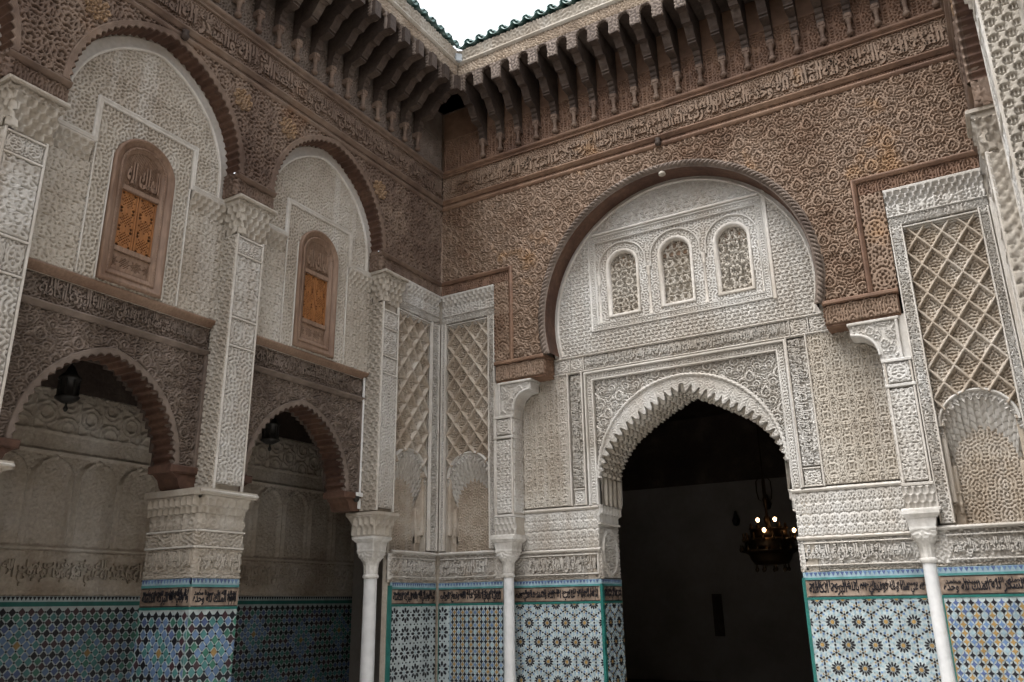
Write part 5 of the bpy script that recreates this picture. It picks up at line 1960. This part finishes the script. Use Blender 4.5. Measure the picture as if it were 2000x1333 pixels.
    if sg < 0:
        et, eu = eave(fr, -SMAX, 0.0, EL, -0.762, 'dark corbelled wooden eave along the left gallery wall', 'corbelled eaves round the courtyard', 0.0125, 'wood_lintel')
        fascia(fr, -SMAX, -EB, EL, eu, et, 0.0125)
        roof(fr, -SMAX, -EB - 0.06, EL, 'green glazed barrel tile roof edge above the left gallery', 0)
    else:
        box('upper_wall', fr, u0, u1, 8.42, 10.0, -0.3, -0.03, 'wood_lintel', f2)

    # ---- upper stucco bays with windows, lower wooden lintels
    for k, (a, b) in BAYS.items():
        if k == 0 and sg > 0:
            continue
        u0, u1 = us(a, b)
        c = cen[k]
        N = -0.215
        nm = {(2, -1): 'pale carved stucco bay round the shuttered window nearer the room corner', (1, -1): 'pale carved stucco bay round the large shuttered window',
              (0, -1): 'stucco bay beyond the pillar at the left border', (2, 1): 'stucco bay behind the arch at the top right border', (1, 1): 'nearer stucco bay of the right wall'}[(k, sg)]
        t = thing('stucco_bay', nm, 'wall', tuple(fr.pt(c, 4.68, N)), 'stucco bays of the galleries')
        r2 = res if (sg < 0 and k) else res * 2.6 if sg < 0 else res

        hole = sg < 0 and k
        if sg < 0:
            carve('bay_carving', fr, c - 1.08, c + 1.08, 6.12, 7.72, N, 0.022, C_TYMP if k else coarse(C_TYMP), 'stucco_sand', t,
                  mask=lambda u, v, c=c: inside_pointed(u, v, c, 1.08, Z0A, RISE + 0.05) & ~((np.abs(u - c) < 0.585) & (v < 6.60)))
            carve('window_surround', fr, c - 0.585, c + 0.585, 4.68, 6.60, N + 0.002, 0.022, C_LACE if k else coarse(C_LACE), 'stucco_sand', t,
                  mask=lambda u, v, c=c, hole=hole: ~(inside_pointed(u, v, c, 0.33, 6.02, 0.33) & (v > 4.73) & bool(hole)))
            for s_ in (-1, 1):
                q0, q1 = sorted((c + s_ * 0.585, c + s_ * ((u1 - u0) / 2 - 0.002)))
                carve('side_field', fr, q0, q1, 4.68, 5.86, N, 0.02, C_SIDE, 'stucco_sand', t)
        else:
            relief('bay_carving', fr, u0 + 0.002, u1 - 0.002, 4.68, 7.68, N - 0.015, lambda u, v: 0.016 * LABC(u, v), 'stucco_sand', t, r2, sk=0.02,
                   mask=lambda u, v, c=c: inside_pointed(u, v, c, 1.08, Z0A, RISE + 0.05))
        box('bay_core', fr, u0, u1, 4.60, 7.75, N - 0.3, N - 0.05, 'stucco_sand', t)
        P = resample(pointed(c, HALF - 0.065, Z0A - 0.12, RISE - 0.01, 90, drop=0.2), 0.03)[0]
        sweep('plain_border', fr, P, [(-0.012, N - 0.03), (-0.01, N + 0.018), (0.004, N + 0.026), (0.02, N + 0.018), (0.03, N + 0.006), (0.13, N + 0.008)], 'plaster', t, smooth=True)
        w = u1 - u0
        st = [(c + (w / 2 - 0.012), 6.12), (c + 0.585, 6.12), (c + 0.585, 6.60), (c - 0.585, 6.60), (c - 0.585, 6.12), (c - (w / 2 - 0.012), 6.12)]
        sweep('stepped_moulding', fr, st, [(-0.03, N - 0.03), (-0.03, N + 0.02), (-0.012, N + 0.032), (0.0, N + 0.018), (0.012, N + 0.026), (0.028, N + 0.018), (0.028, N - 0.03)], 'plaster', t)
        for s_ in (-1, 1):
            q0, q1 = sorted((c + s_ * 0.60, c + s_ * (w / 2 - 0.004)))
            relief('stalactite_fringe', fr, q0, q1, 5.86, 6.08, N, muq(0.088, 5.86, 6.06, 3, 0.045, 0.04, q0), 'stucco_sand', t, r2)
            for x in (0.375, 0.565):
                xx = c + s_ * x
                box('fillet', fr, xx - 0.008, xx + 0.008, 4.69, 6.10, N - 0.02, N + 0.016, 'plaster', t, 0.004)
        # window
        if sg < 0 and k:
            wn = thing('shuttered_window', 'larger arched wooden window with orange pierced shutters, left of the tall pillar' if k == 1 else 'arched wooden window with orange pierced shutters, nearer the room corner', 'window',
                       tuple(fr.pt(c, 4.70, N)), 'shuttered windows of the left gallery')
            cw2 = c - 0.0
            fo = np.concatenate([[[cw2, 4.705]], [[cw2 + 0.36, 4.705]], pointed(cw2, 0.36, 6.02, 0.365, 26)[::-1], [[cw2 - 0.36, 4.705]], [[cw2, 4.705]]])
            sweep('outer_frame', fr, fo, [(0.0, N - 0.03), (0.0, N + 0.03), (0.02, N + 0.045), (0.035, N + 0.03), (0.05, N + 0.012), (0.088, N + 0.006), (0.092, N - 0.03)], 'wood_frame', wn)
            fi = np.concatenate([[[cw2, 4.79]], [[cw2 + 0.275, 4.79]], pointed(cw2, 0.275, 6.02, 0.275, 26)[::-1], [[cw2 - 0.275, 4.79]], [[cw2, 4.79]]])
            Fi, sF = resample(fi, 0.009)
            sweep('bead_frame', fr, Fi, [(0.0, N - 0.03), (0.0, N + 0.006), (0.008, N + 0.018), (0.022, N + 0.018), (0.03, N + 0.004), (0.062, N - 0.002), (0.066, N - 0.05)], 'wood_frame', wn)
            relief('bead_row', fr, cw2 - 0.275, cw2 + 0.275, 4.79, 6.30, N + 0.012, lambda u, v, c=cw2: 0.010 * (((v % 0.032) < 0.02)), 'wood_frame', wn, 0.008,
                   mask=lambda u, v, c=cw2: (inside_pointed(u, v, c, 0.27, 6.02, 0.27) & ~inside_pointed(u, v, c, 0.248, 6.02, 0.248)), sk=0.01)
            # lunette with writing over diagonal slats
            lz0 = 5.80
            relief('lunette', fr, cw2 - 0.22, cw2 + 0.22, lz0, 6.25, N - 0.028, lambda u, v: 0.014 * (((u * 0.8 + v) % 0.034) < 0.018), 'wood_frame', wn, 0.007, mask=lambda u, v, c=cw2: inside_pointed(u, v, c, 0.215, 6.02, 0.215))
            V, F = letters(fr, [('الملك لله', cw2 - 0.19, cw2 + 0.19, 5.83, 6.15, False)], N - 0.018, 0.030)
            link('raised_writing', poly_mesh('raised_writing', V, F), wn, 'wood_frame')
            for z in (5.745, 5.06):
                box('rail', fr, cw2 - 0.215, cw2 + 0.215, z, z + 0.055, N - 0.05, N + 0.004, 'wood_frame', wn, 0.006)
            for s_ in (-1, 1):
                q0, q1 = sorted((cw2 + s_ * 0.004, cw2 + s_ * 0.212))

                def solid(u, v, q0=q0):
                    uc = q0 + 0.104
                    x, y = u - uc, (v - 5.115) % 0.21 - 0.105
                    lob = np.hypot(x, y) < 0.066 + 0.014 * np.cos(8 * np.arctan2(y, x))
                    holes = lob & (np.abs((x + y) % 0.034 - 0.017) > 0.0055) & (np.abs((x - y) % 0.034 - 0.017) > 0.0055)
                    crn = (np.hypot(np.abs(x) - 0.068, np.abs(y) - 0.085) < 0.017)
                    return ~(holes | crn)
                sp_ = relief('shutter', fr, q0, q1, 5.115, 5.745, N - 0.028, 0.0, 'wood_shutter', wn, 0.0055, mask=solid, sk=0.02, smooth=False)
                for x in (q0 + 0.001, q1 - 0.019):
                    box('stile', fr, x, x + 0.018, 5.116, 5.744, N - 0.04, N - 0.018, 'wood_shutter', sp_, 0.003)
            def lp(u, v, c=cw2):
                x, y = (u - c) % 0.135 - 0.0675, v - 4.955
                r = np.hypot(x, y)
                lob = r < 0.055 + 0.012 * np.cos(8 * np.arctan2(y, x))
                return np.where(lob & (np.abs((x + y) % 0.026 - 0.013) > 0.0045) & (np.abs((x - y) % 0.026 - 0.013) > 0.0045), -0.034, 0.0)
            relief('lower_panel', fr, cw2 - 0.212, cw2 + 0.212, 4.86, 5.06, N - 0.02, lp, 'wood_frame', wn, 0.0065, sk=0.02)
            box('backing', fr, cw2 - 0.26, cw2 + 0.26, 4.80, 6.2, N - 0.065, N - 0.052, 'wood_dark', wn)

        # lintel and lower arch
        NL = -0.30
        nm = {(2, -1): 'carved grey wooden lintel and arch beside the marble gallery column', (1, -1): 'carved grey wooden lintel and larger arch left of the tall pillar',
              (0, -1): 'wooden lintel beyond the left border', (2, 1): 'wooden lintel of the right gallery', (1, 1): 'nearer wooden lintel of the right gallery'}[(k, sg)]
        t = thing('wooden_lintel', nm, 'lintel', tuple(fr.pt(c, 3.0, NL)), 'carved lintels of the galleries')
        carve('arch_carving', fr, u0 + 0.003, u1 - 0.003, 2.99, 4.285, NL + 0.002, 0.044, q_(C_SCROLLS) if k else coarse(C_SCROLLS), 'wood_lintel', t,
              mask=lambda u, v, c=c: ~inside_pointed(u, v, c, LA, LZ, LR, 0.03))
        relief('arch_ground', fr, u0, u1, 2.99, 4.285, NL - 0.05, 0.0, 'wood_lintel', t, 0.04, mask=lambda u, v, c=c: ~inside_pointed(u, v, c, LA, LZ, LR, 0.05), sk=0)
        sweep('lower_moulding', fr, [(u0, 4.28), (u1, 4.28)], [(0, NL - 0.03), (0, NL + 0.012), (0.02, NL + 0.02), (0.035, NL + 0.045), (0.05, NL + 0.05), (0.064, NL + 0.02), (0.064, NL - 0.03)], 'wood_lintel', t)
        carve('frieze_ground', fr, u0, u1, 4.344, 4.61, NL - 0.004, 0.024, q_(C_FRZ2), 'wood_lintel', t)
        script_band('raised_writing', fr, u0 + 0.28, u1 - 0.28, 4.365, 4.585, NL - 0.012, 0.028, 'wood_lintel', t)
        for s_ in (-1, 1):
            cc = c + s_ * ((u1 - u0) / 2 - 0.15)
            relief('end_boss', fr, cc - 0.11, cc + 0.11, 4.36, 4.595, NL - 0.006, lambda u, v, cc=cc: 0.022 * np.maximum(1 - sstep(0.008, 0.014, np.abs(np.hypot(u - cc, v - 4.478) - 0.085)), 0.8 * LABF(u, v)), 'wood_lintel', t, r2,
                   mask=lambda u, v, cc=cc: np.hypot(u - cc, v - 4.478) < 0.1)
        sweep('top_moulding', fr, [(u0, 4.605), (u1, 4.605)], [(0, NL - 0.03), (0, NL + 0.012), (0.014, NL + 0.02), (0.022, NL + 0.06), (0.04, NL + 0.07), (0.052, NL + 0.085), (0.075, NL + 0.085), (0.08, NL + 0.02)], 'wood_frame', t)
        box('lintel_core', fr, u0, u1, 4.05, 4.68, NL - 0.30, NL - 0.04, 'wood_dark', t)
        P = pointed(c, LA, LZ, LR, 80)
        E1 = scalloped(P, 0.09, 0.036, 0.011)
        E2 = offset(resample(P, 0.011)[0], 0.088)
        m2 = len(E1)
        E2 = np.stack([np.interp(np.linspace(0, 1, m2), np.linspace(0, 1, len(E2)), E2[:, i]) for i in (0, 1)], 1)
        ringrel('arch_rim', fr, E1, E2, NL + 0.0, lambda U, V, S, T: 0.014 * (np.abs(np.sin(T * 9.4)) ** 0.7), 'wood_lintel', t, 7, sk=0.03)
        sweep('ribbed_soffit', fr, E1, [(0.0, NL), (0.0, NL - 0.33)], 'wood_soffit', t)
        relief('arch_back', fr, u0, u1, 2.99, 4.285, NL - 0.33, lambda u, v: 0.0 * u, 'wood_dark', t, 0.04, mask=lambda u, v, c=c: ~inside_pointed(u, v, c, LA, LZ, LR, 0.02))
        for s_ in (-1, 1):
            e0 = c + s_ * ((u1 - u0) / 2)
            e1 = c + s_ * (LA - 0.03)
            q0, q1 = sorted((e0, e1))
            box('corbel_slab', fr, q0, q1, 2.955, 3.035, NL - 0.33, NL + 0.05, 'wood_soffit', t, 0.012)
            ou = [(e0, 2.80), (e0 + (e1 - e0) * 0.55, 2.80), (e0 + (e1 - e0) * 0.62, 2.83), (e0 + (e1 - e0) * 0.7, 2.90), (e0 + (e1 - e0) * 0.9, 2.955), (e0, 2.955)]
            if s_ > 0:
                ou = ou[::-1]
            prism('corbel', fr, ou, NL - 0.30, NL + 0.02, 'wood_soffit', t)
            box('jamb_post', fr, *sorted((e0, e0 - s_ * 0.05)), 3.035, 4.28, NL - 0.05, NL + 0.03, 'wood_lintel', t, 0.008)
    return cen


CEN = gallery(FL, -1, 0.0100, 'left', True)

# ---- inside the left gallery
XG = -2.5
FG = Fr((XG, 0, 0), (0, 1, 0), (1, 0, 0))
gw = thing('gallery_back_wall', 'shaded inner wall of the left gallery with blind arches and lozenge tiles', 'wall', (XG, -3, 0))
G0, G1 = -8.4, 2.3


def hg(u, v):
    p = 0.56
    x = np.abs((u + 0.05) % p - p / 2)
    spring = 3.06
    edge = np.where(v < spring, 0.235, np.sqrt(np.clip(0.235 ** 2 - ((v - spring) / 1.15) ** 2, 0, 1)))
    rim = (1 - sstep(0.012, 0.022, np.abs(x - edge))) * (v < 3.36) * (v > 2.34)
    base = np.where((v > 3.42) & (v < 4.05), 0.020 * HX(u * 0.45, v * 0.45), 0.014 * LAB(u, v))
    base = np.where((v > 3.42) & (v < 3.62), 0.008 * LABF(u, v), base)
    base = np.where(np.abs(v - 3.40) < 0.02, 0.03, base)
    base = np.where(np.abs(v - 3.64) < 0.014, 0.026, base)
    base = np.where(np.abs(v - 2.30) < 0.025, 0.028, base)
    return np.maximum(base, 0.036 * rim)


relief('wall_carving', FG, G0, G1, 2.27, 4.15, 0.0, hg, 'stucco_aged', gw, 0.019)
relief('writing_course', FG, G0, G1, 1.775, 2.27, 0.0, lambda u, v: np.where((v > 1.86) & (v < 2.21), 0.010 * LABF(u, v), 0.018 * LABH(u * 1.3, v * 1.3)), 'stucco_aged', gw, 0.02)
script_band('raised_writing', FG, -5.6, 1.6, 1.88, 2.19, 0.004, 0.028, 'stucco_aged', gw)
box('wall_core', FG, G0, G1, 0.0, 4.9, -0.3, -0.03, 'stucco_aged', gw)
dado_head(FG, G0, G1, 0.0, gw, insc=False, z=1.66)
fld = box('tile_dado', FG, G0, G1, 0.0, 1.66, -0.03, 0.0, 'glaze_white', gw)
cents = []
for q in range(-10, 4):
    cents += [(q * 0.86 - 0.1, 1.25 if q % 2 else 1.18), (q * 0.86 + 0.3, 0.5)]
lay_tiles(FG, z_lozenge(G0, G1, 0.0, 1.65, cents), 0.0, fld, (G0, G1, 0.02, 1.657), 290, ('dia',), near=lambda u, v: (0 if -5.2 < u < -2.6 else 5) - v)
Vc = [(XG - 0.3, G0, 4.72), (-0.25, G0, 4.72), (-0.25, G1, 4.72), (XG - 0.3, G1, 4.72)]
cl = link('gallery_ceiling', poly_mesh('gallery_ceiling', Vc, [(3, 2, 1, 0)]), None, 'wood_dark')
cl['kind'] = 'structure'
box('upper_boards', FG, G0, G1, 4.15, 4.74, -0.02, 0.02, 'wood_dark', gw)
FE_ = Fr((0, G1, 0), (1, 0, 0), (0, -1, 0))
ew = box('gallery_end_wall', FE_, XG - 0.3, -0.6, 0.0, 4.74, -0.2, 0.0, 'stucco_aged', None)
tag(ew, 'dim end wall closing the left gallery behind the marble column', 'wall')
FE2 = Fr((0, G0, 0), (1, 0, 0), (0, 1, 0))
ew = box('gallery_near_wall', FE2, XG - 0.3, 0.0, 0.0, 4.74, -0.2, 0.0, 'stucco_aged', None)
tag(ew, 'plain near end wall of the left gallery beyond the left border', 'wall')
box('return_wall', FL, 0.0, G1, 0.0, 4.74, -0.80, -0.60, 'stucco_aged', gw)

# lanterns hanging in the gallery
for y, lab in ((-4.93, 'dark hanging lantern in the larger gallery arch'), (-2.08, 'dark hanging lantern in the gallery arch beside the column')):
    c = (-1.3, y, 0)
    t = thing('hanging_lantern', lab, 'lantern', (-1.3, y, 3.62), 'lanterns of the left gallery')
    lathe('lantern_body', [(0.0, 3.70), (0.05, 3.70), (0.12, 3.74), (0.13, 3.76), (0.105, 3.78), (0.09, 3.93), (0.115, 3.95), (0.12, 3.97), (0.07, 4.02), (0.03, 4.10), (0.0, 4.12)], c, 'iron', t, 8, smooth=False)
    lathe('lantern_drop', [(0.0, 3.60), (0.018, 3.615), (0.026, 3.64), (0.012, 3.67), (0.012, 3.71)], c, 'iron', t, 8)
    lathe('chain', [(0.010, 4.10), (0.010, 4.72)], c, 'iron', t, 6)
    for q in range(8):
        an = TAU * q / 8
        lathe('lantern_bar', [(0.007, 3.77), (0.007, 3.95)], (c[0] + 0.105 * math.cos(an), c[1] + 0.105 * math.sin(an), 0), 'iron', t, 5)

# ---- right gallery, seen only edge-on
gallery(FRt, 1, 0.036, 'right', False)
FGR = Fr((XR + 2.5, 0, 0), (0, -1, 0), (-1, 0, 0))
rw = box('right_gallery_inner_wall', FGR, -2.3, 15, 0.0, 4.74, -0.3, 0.0, 'stucco_aged', None)
tag(rw, 'inner wall of the right gallery outside the picture', 'wall')
cl = link('right_gallery_ceiling', poly_mesh('right_gallery_ceiling', [(XR + 0.25, -15, 4.72), (XR + 2.8, -15, 4.72), (XR + 2.8, 2.3, 4.72), (XR + 0.25, 2.3, 4.72)], [(3, 2, 1, 0)]), None, 'wood_dark')
cl['kind'] = 'structure'

# plain remaining walls of the courtyard, behind the viewer
for nm, q in (('wall_rear', (-3, 10.5, -15.6, -15.2, 0, 9.9)), ('wall_left', (-0.6, -0.3, -15.2, -8.9, 0, 9.9)), ('wall_right', (XR + 0.3, XR + 0.6, -15.2, -6.7, 0, 9.9))):
    V, F = box_arr(FB, q[0], q[1], q[4], q[5], -q[3], -q[2])
    o = link(nm, poly_mesh(nm, V, F), None, 'stucco_aged')
    o['kind'] = 'structure'
    o['label'] = 'plain stretch of courtyard wall outside the picture'

# ================================================================== prayer hall seen through the doorway
hall = thing('hall_room', 'dim room with pale end wall seen through the dark doorway', 'room', (3.7, 4.5, 0))
HX0, HX1, HY1, HZ = -2.2, 9.2, 8.2, 5.6
FH = Fr((0, HY1, 0), (1, 0, 0), (0, -1, 0))
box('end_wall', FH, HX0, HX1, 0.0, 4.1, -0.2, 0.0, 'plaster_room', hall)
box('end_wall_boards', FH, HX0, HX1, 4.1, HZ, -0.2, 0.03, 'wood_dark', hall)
box('wall_niche', FH, 1.35, 1.55, 0.9, 1.75, 0.0, 0.05, 'wood_dark', hall)
for x, n in ((HX0, 1), (HX1, -1)):
    FW = Fr((x, 0, 0), (0, n, 0), (n, 0, 0))
    q0, q1 = sorted((n * 0.95, n * HY1))
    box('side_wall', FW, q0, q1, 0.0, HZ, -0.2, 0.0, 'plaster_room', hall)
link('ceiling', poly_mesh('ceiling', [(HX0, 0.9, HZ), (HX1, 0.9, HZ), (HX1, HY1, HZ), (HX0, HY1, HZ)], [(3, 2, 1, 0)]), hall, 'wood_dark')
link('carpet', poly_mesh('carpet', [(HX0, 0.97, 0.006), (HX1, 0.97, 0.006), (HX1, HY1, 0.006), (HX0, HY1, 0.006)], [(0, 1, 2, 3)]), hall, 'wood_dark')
FI = Fr((0, 0.97, 0), (-1, 0, 0), (0, 1, 0))
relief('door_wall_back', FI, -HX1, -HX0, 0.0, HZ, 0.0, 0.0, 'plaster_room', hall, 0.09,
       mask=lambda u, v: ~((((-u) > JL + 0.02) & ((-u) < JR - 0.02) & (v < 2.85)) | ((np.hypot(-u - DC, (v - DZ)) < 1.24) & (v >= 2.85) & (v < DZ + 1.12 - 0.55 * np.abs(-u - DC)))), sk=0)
# two small speakers / lamps on the end wall
for x, z in ((2.05, 3.25), (2.75, 3.55)):
    lathe('wall_lamp', [(0.0, z - 0.12), (0.06, z - 0.1), (0.09, z), (0.05, z + 0.08), (0.02, z + 0.2)], (x, HY1 - 0.12, 0), 'iron', hall, 10)

# chandelier
CX, CY = 3.72, 3.9
ch = thing('chandelier', 'tiered dark brass chandelier with a few lit bulbs inside the doorway', 'chandelier', (CX, CY, 2.05))
cc = (CX, CY, 0)
lathe('bowl', [(0.0, 2.14), (0.12, 2.13), (0.26, 2.15), (0.31, 2.22), (0.34, 2.30), (0.40, 2.33), (0.455, 2.34), (0.46, 2.365), (0.40, 2.38), (0.385, 2.44), (0.38, 2.52), (0.36, 2.54), (0.30, 2.55)], cc, 'brass', ch, 40)
lathe('upper_ring', [(0.27, 2.56), (0.30, 2.57), (0.285, 2.63), (0.30, 2.69), (0.27, 2.70), (0.25, 2.69), (0.25, 2.57)], cc, 'brass', ch, 40)
lathe('rod', [(0.03, 2.55), (0.022, 2.75), (0.05, 2.80), (0.06, 2.86), (0.025, 2.92), (0.02, 3.1), (0.05, 3.16), (0.02, 3.22), (0.018, 3.5), (0.012, 3.6), (0.012, HZ)], cc, 'brass', ch, 12)
for q in range(16):
    an = TAU * q / 16
    r = 0.40
    lathe('candle_cup', [(0.0, 2.50), (0.03, 2.505), (0.036, 2.54), (0.016, 2.55), (0.014, 2.60), (0.018, 2.625), (0.0, 2.64)], (CX + r * math.cos(an), CY + r * math.sin(an), 0), 'brass', ch, 8)
    lathe('rim_finial', [(0.0, 2.34), (0.02, 2.35), (0.03, 2.39), (0.012, 2.42), (0.0, 2.47)], (CX + 0.455 * math.cos(an + 0.2), CY + 0.455 * math.sin(an + 0.2), 0), 'brass', ch, 6)
for q in range(10):
    an = TAU * q / 10
    lathe('candle_cup', [(0.0, 2.68), (0.03, 2.69), (0.034, 2.72), (0.014, 2.73), (0.014, 2.77), (0.0, 2.80)], (CX + 0.28 * math.cos(an), CY + 0.28 * math.sin(an), 0), 'brass', ch, 8)
for q in range(9):
    an = TAU * q / 9 + 0.3
    lathe('pendant', [(0.0, 2.03), (0.022, 2.045), (0.03, 2.075), (0.012, 2.105), (0.008, 2.17)], (CX + 0.25 * math.cos(an), CY + 0.25 * math.sin(an), 0), 'brass', ch, 8)
for q in range(4):
    an = TAU * q / 4 + 0.4
    pts = [(0.05, 3.14), (0.10, 3.17), (0.12, 3.30), (0.115, 3.46), (0.05, 3.55)]
    Vv, Ff = [], []
    for jj, (r, z) in enumerate(pts):
        for d in range(4):
            x_ = 0.010 * math.cos(TAU * d / 4)
            y_ = 0.010 * math.sin(TAU * d / 4)
            Vv.append((CX + (r + x_) * math.cos(an) - y_ * math.sin(an), CY + (r + x_) * math.sin(an) + y_ * math.cos(an), z))
        if jj:
            for d in range(4):
                Ff.append([4 * jj - 4 + d, 4 * jj - 4 + (d + 1) % 4, 4 * jj + (d + 1) % 4, 4 * jj + d])
    link('scroll_bar', poly_mesh('scroll_bar', Vv, Ff), ch, 'brass')
to_cam = math.atan2(-9.74 - CY, 7.01 - CX)
for an, r, z in ((to_cam - 0.55, 0.28, 2.825), (to_cam + 0.42, 0.28, 2.825), (to_cam - 0.16, 0.40, 2.655), (to_cam + 1.25, 0.41, 2.655)):
    lathe('lit_bulb', [(0.0, z - 0.035), (0.018, z - 0.03), (0.030, z), (0.022, z + 0.022), (0.0, z + 0.034)], (CX + r * math.cos(an), CY + r * math.sin(an), 0), 'bulb_lit', ch, 12)

# ================================================================== small fittings
# security camera and its cable on the corner pillar's near face
FS3 = Fr((0, -1.38, 0), (1, 0, 0), (0, -1, 0))
t = thing('security_camera', 'small white dome security camera low on the corner pillar', 'camera', (-0.27, -1.44, 2.85))
box('camera_arm', FS3, -0.31, -0.255, 2.83, 3.02, 0.02, 0.06, 'white_plastic', t, 0.008)
box('camera_housing', FS3, -0.325, -0.225, 2.985, 3.035, 0.02, 0.13, 'white_plastic', t, 0.012)
lathe('camera_dome', [(0.0, 2.91), (0.03, 2.918), (0.045, 2.945), (0.048, 2.985)], (-0.275, -1.475, 0), 'iron', t, 16)
cb = box('cable_conduit', FS3, -0.287, -0.262, 3.03, 4.62, 0.02, 0.045, 'white_plastic', None, 0.004)
tag(cb, 'thin white cable conduit climbing the corner pillar from the security camera', 'conduit')
# spotlight under the crown of the great arch
t = thing('spotlight', 'small round pale spotlight under the crown of the great wooden arch', 'lamp', (3.735, 0.1, 7.28))
lathe('lamp_head', [(0.0, 7.262), (0.045, 7.258), (0.052, 7.27), (0.045, 7.295), (0.02, 7.315), (0.0, 7.315)], (3.735, 0.02, 0), 'stucco_sand', t, 16)
lathe('lamp_stem', [(0.014, 7.30), (0.014, 7.33)], (3.735, 0.06, 0), 'iron', t, 8)
# wooden finial on the frieze moulding
t = tag(lathe('finial', [(0.0, -0.02), (0.035, 0.0), (0.05, 0.04), (0.03, 0.07), (0.045, 0.10), (0.0, 0.13)], (3.735, -0.045, 7.70), 'wood_dark', None, 10),
        'little dark knob on the moulding above the great arch', 'finial')
t = tag(lathe('finial', [(0.0, -0.02), (0.035, 0.0), (0.05, 0.04), (0.03, 0.07), (0.045, 0.10), (0.0, 0.13)], (0.045, -5.02, 7.68), 'wood_dark', None, 10),
        'little dark knob above the larger window arch of the left wall', 'finial')
# pale metal box in the angle of the eaves, and a stretched wire
FX = Fr((EL, -EB, 0), (0.7071, 0.7071, 0), (0.7071, -0.7071, 0))
mb = box('metal_box', FX, -0.055, 0.055, 9.76, 9.90, -0.02, 0.12, 'grey_metal', None, 0.01)
tag(mb, 'small pale metal box in the angle of the two eaves', 'box')
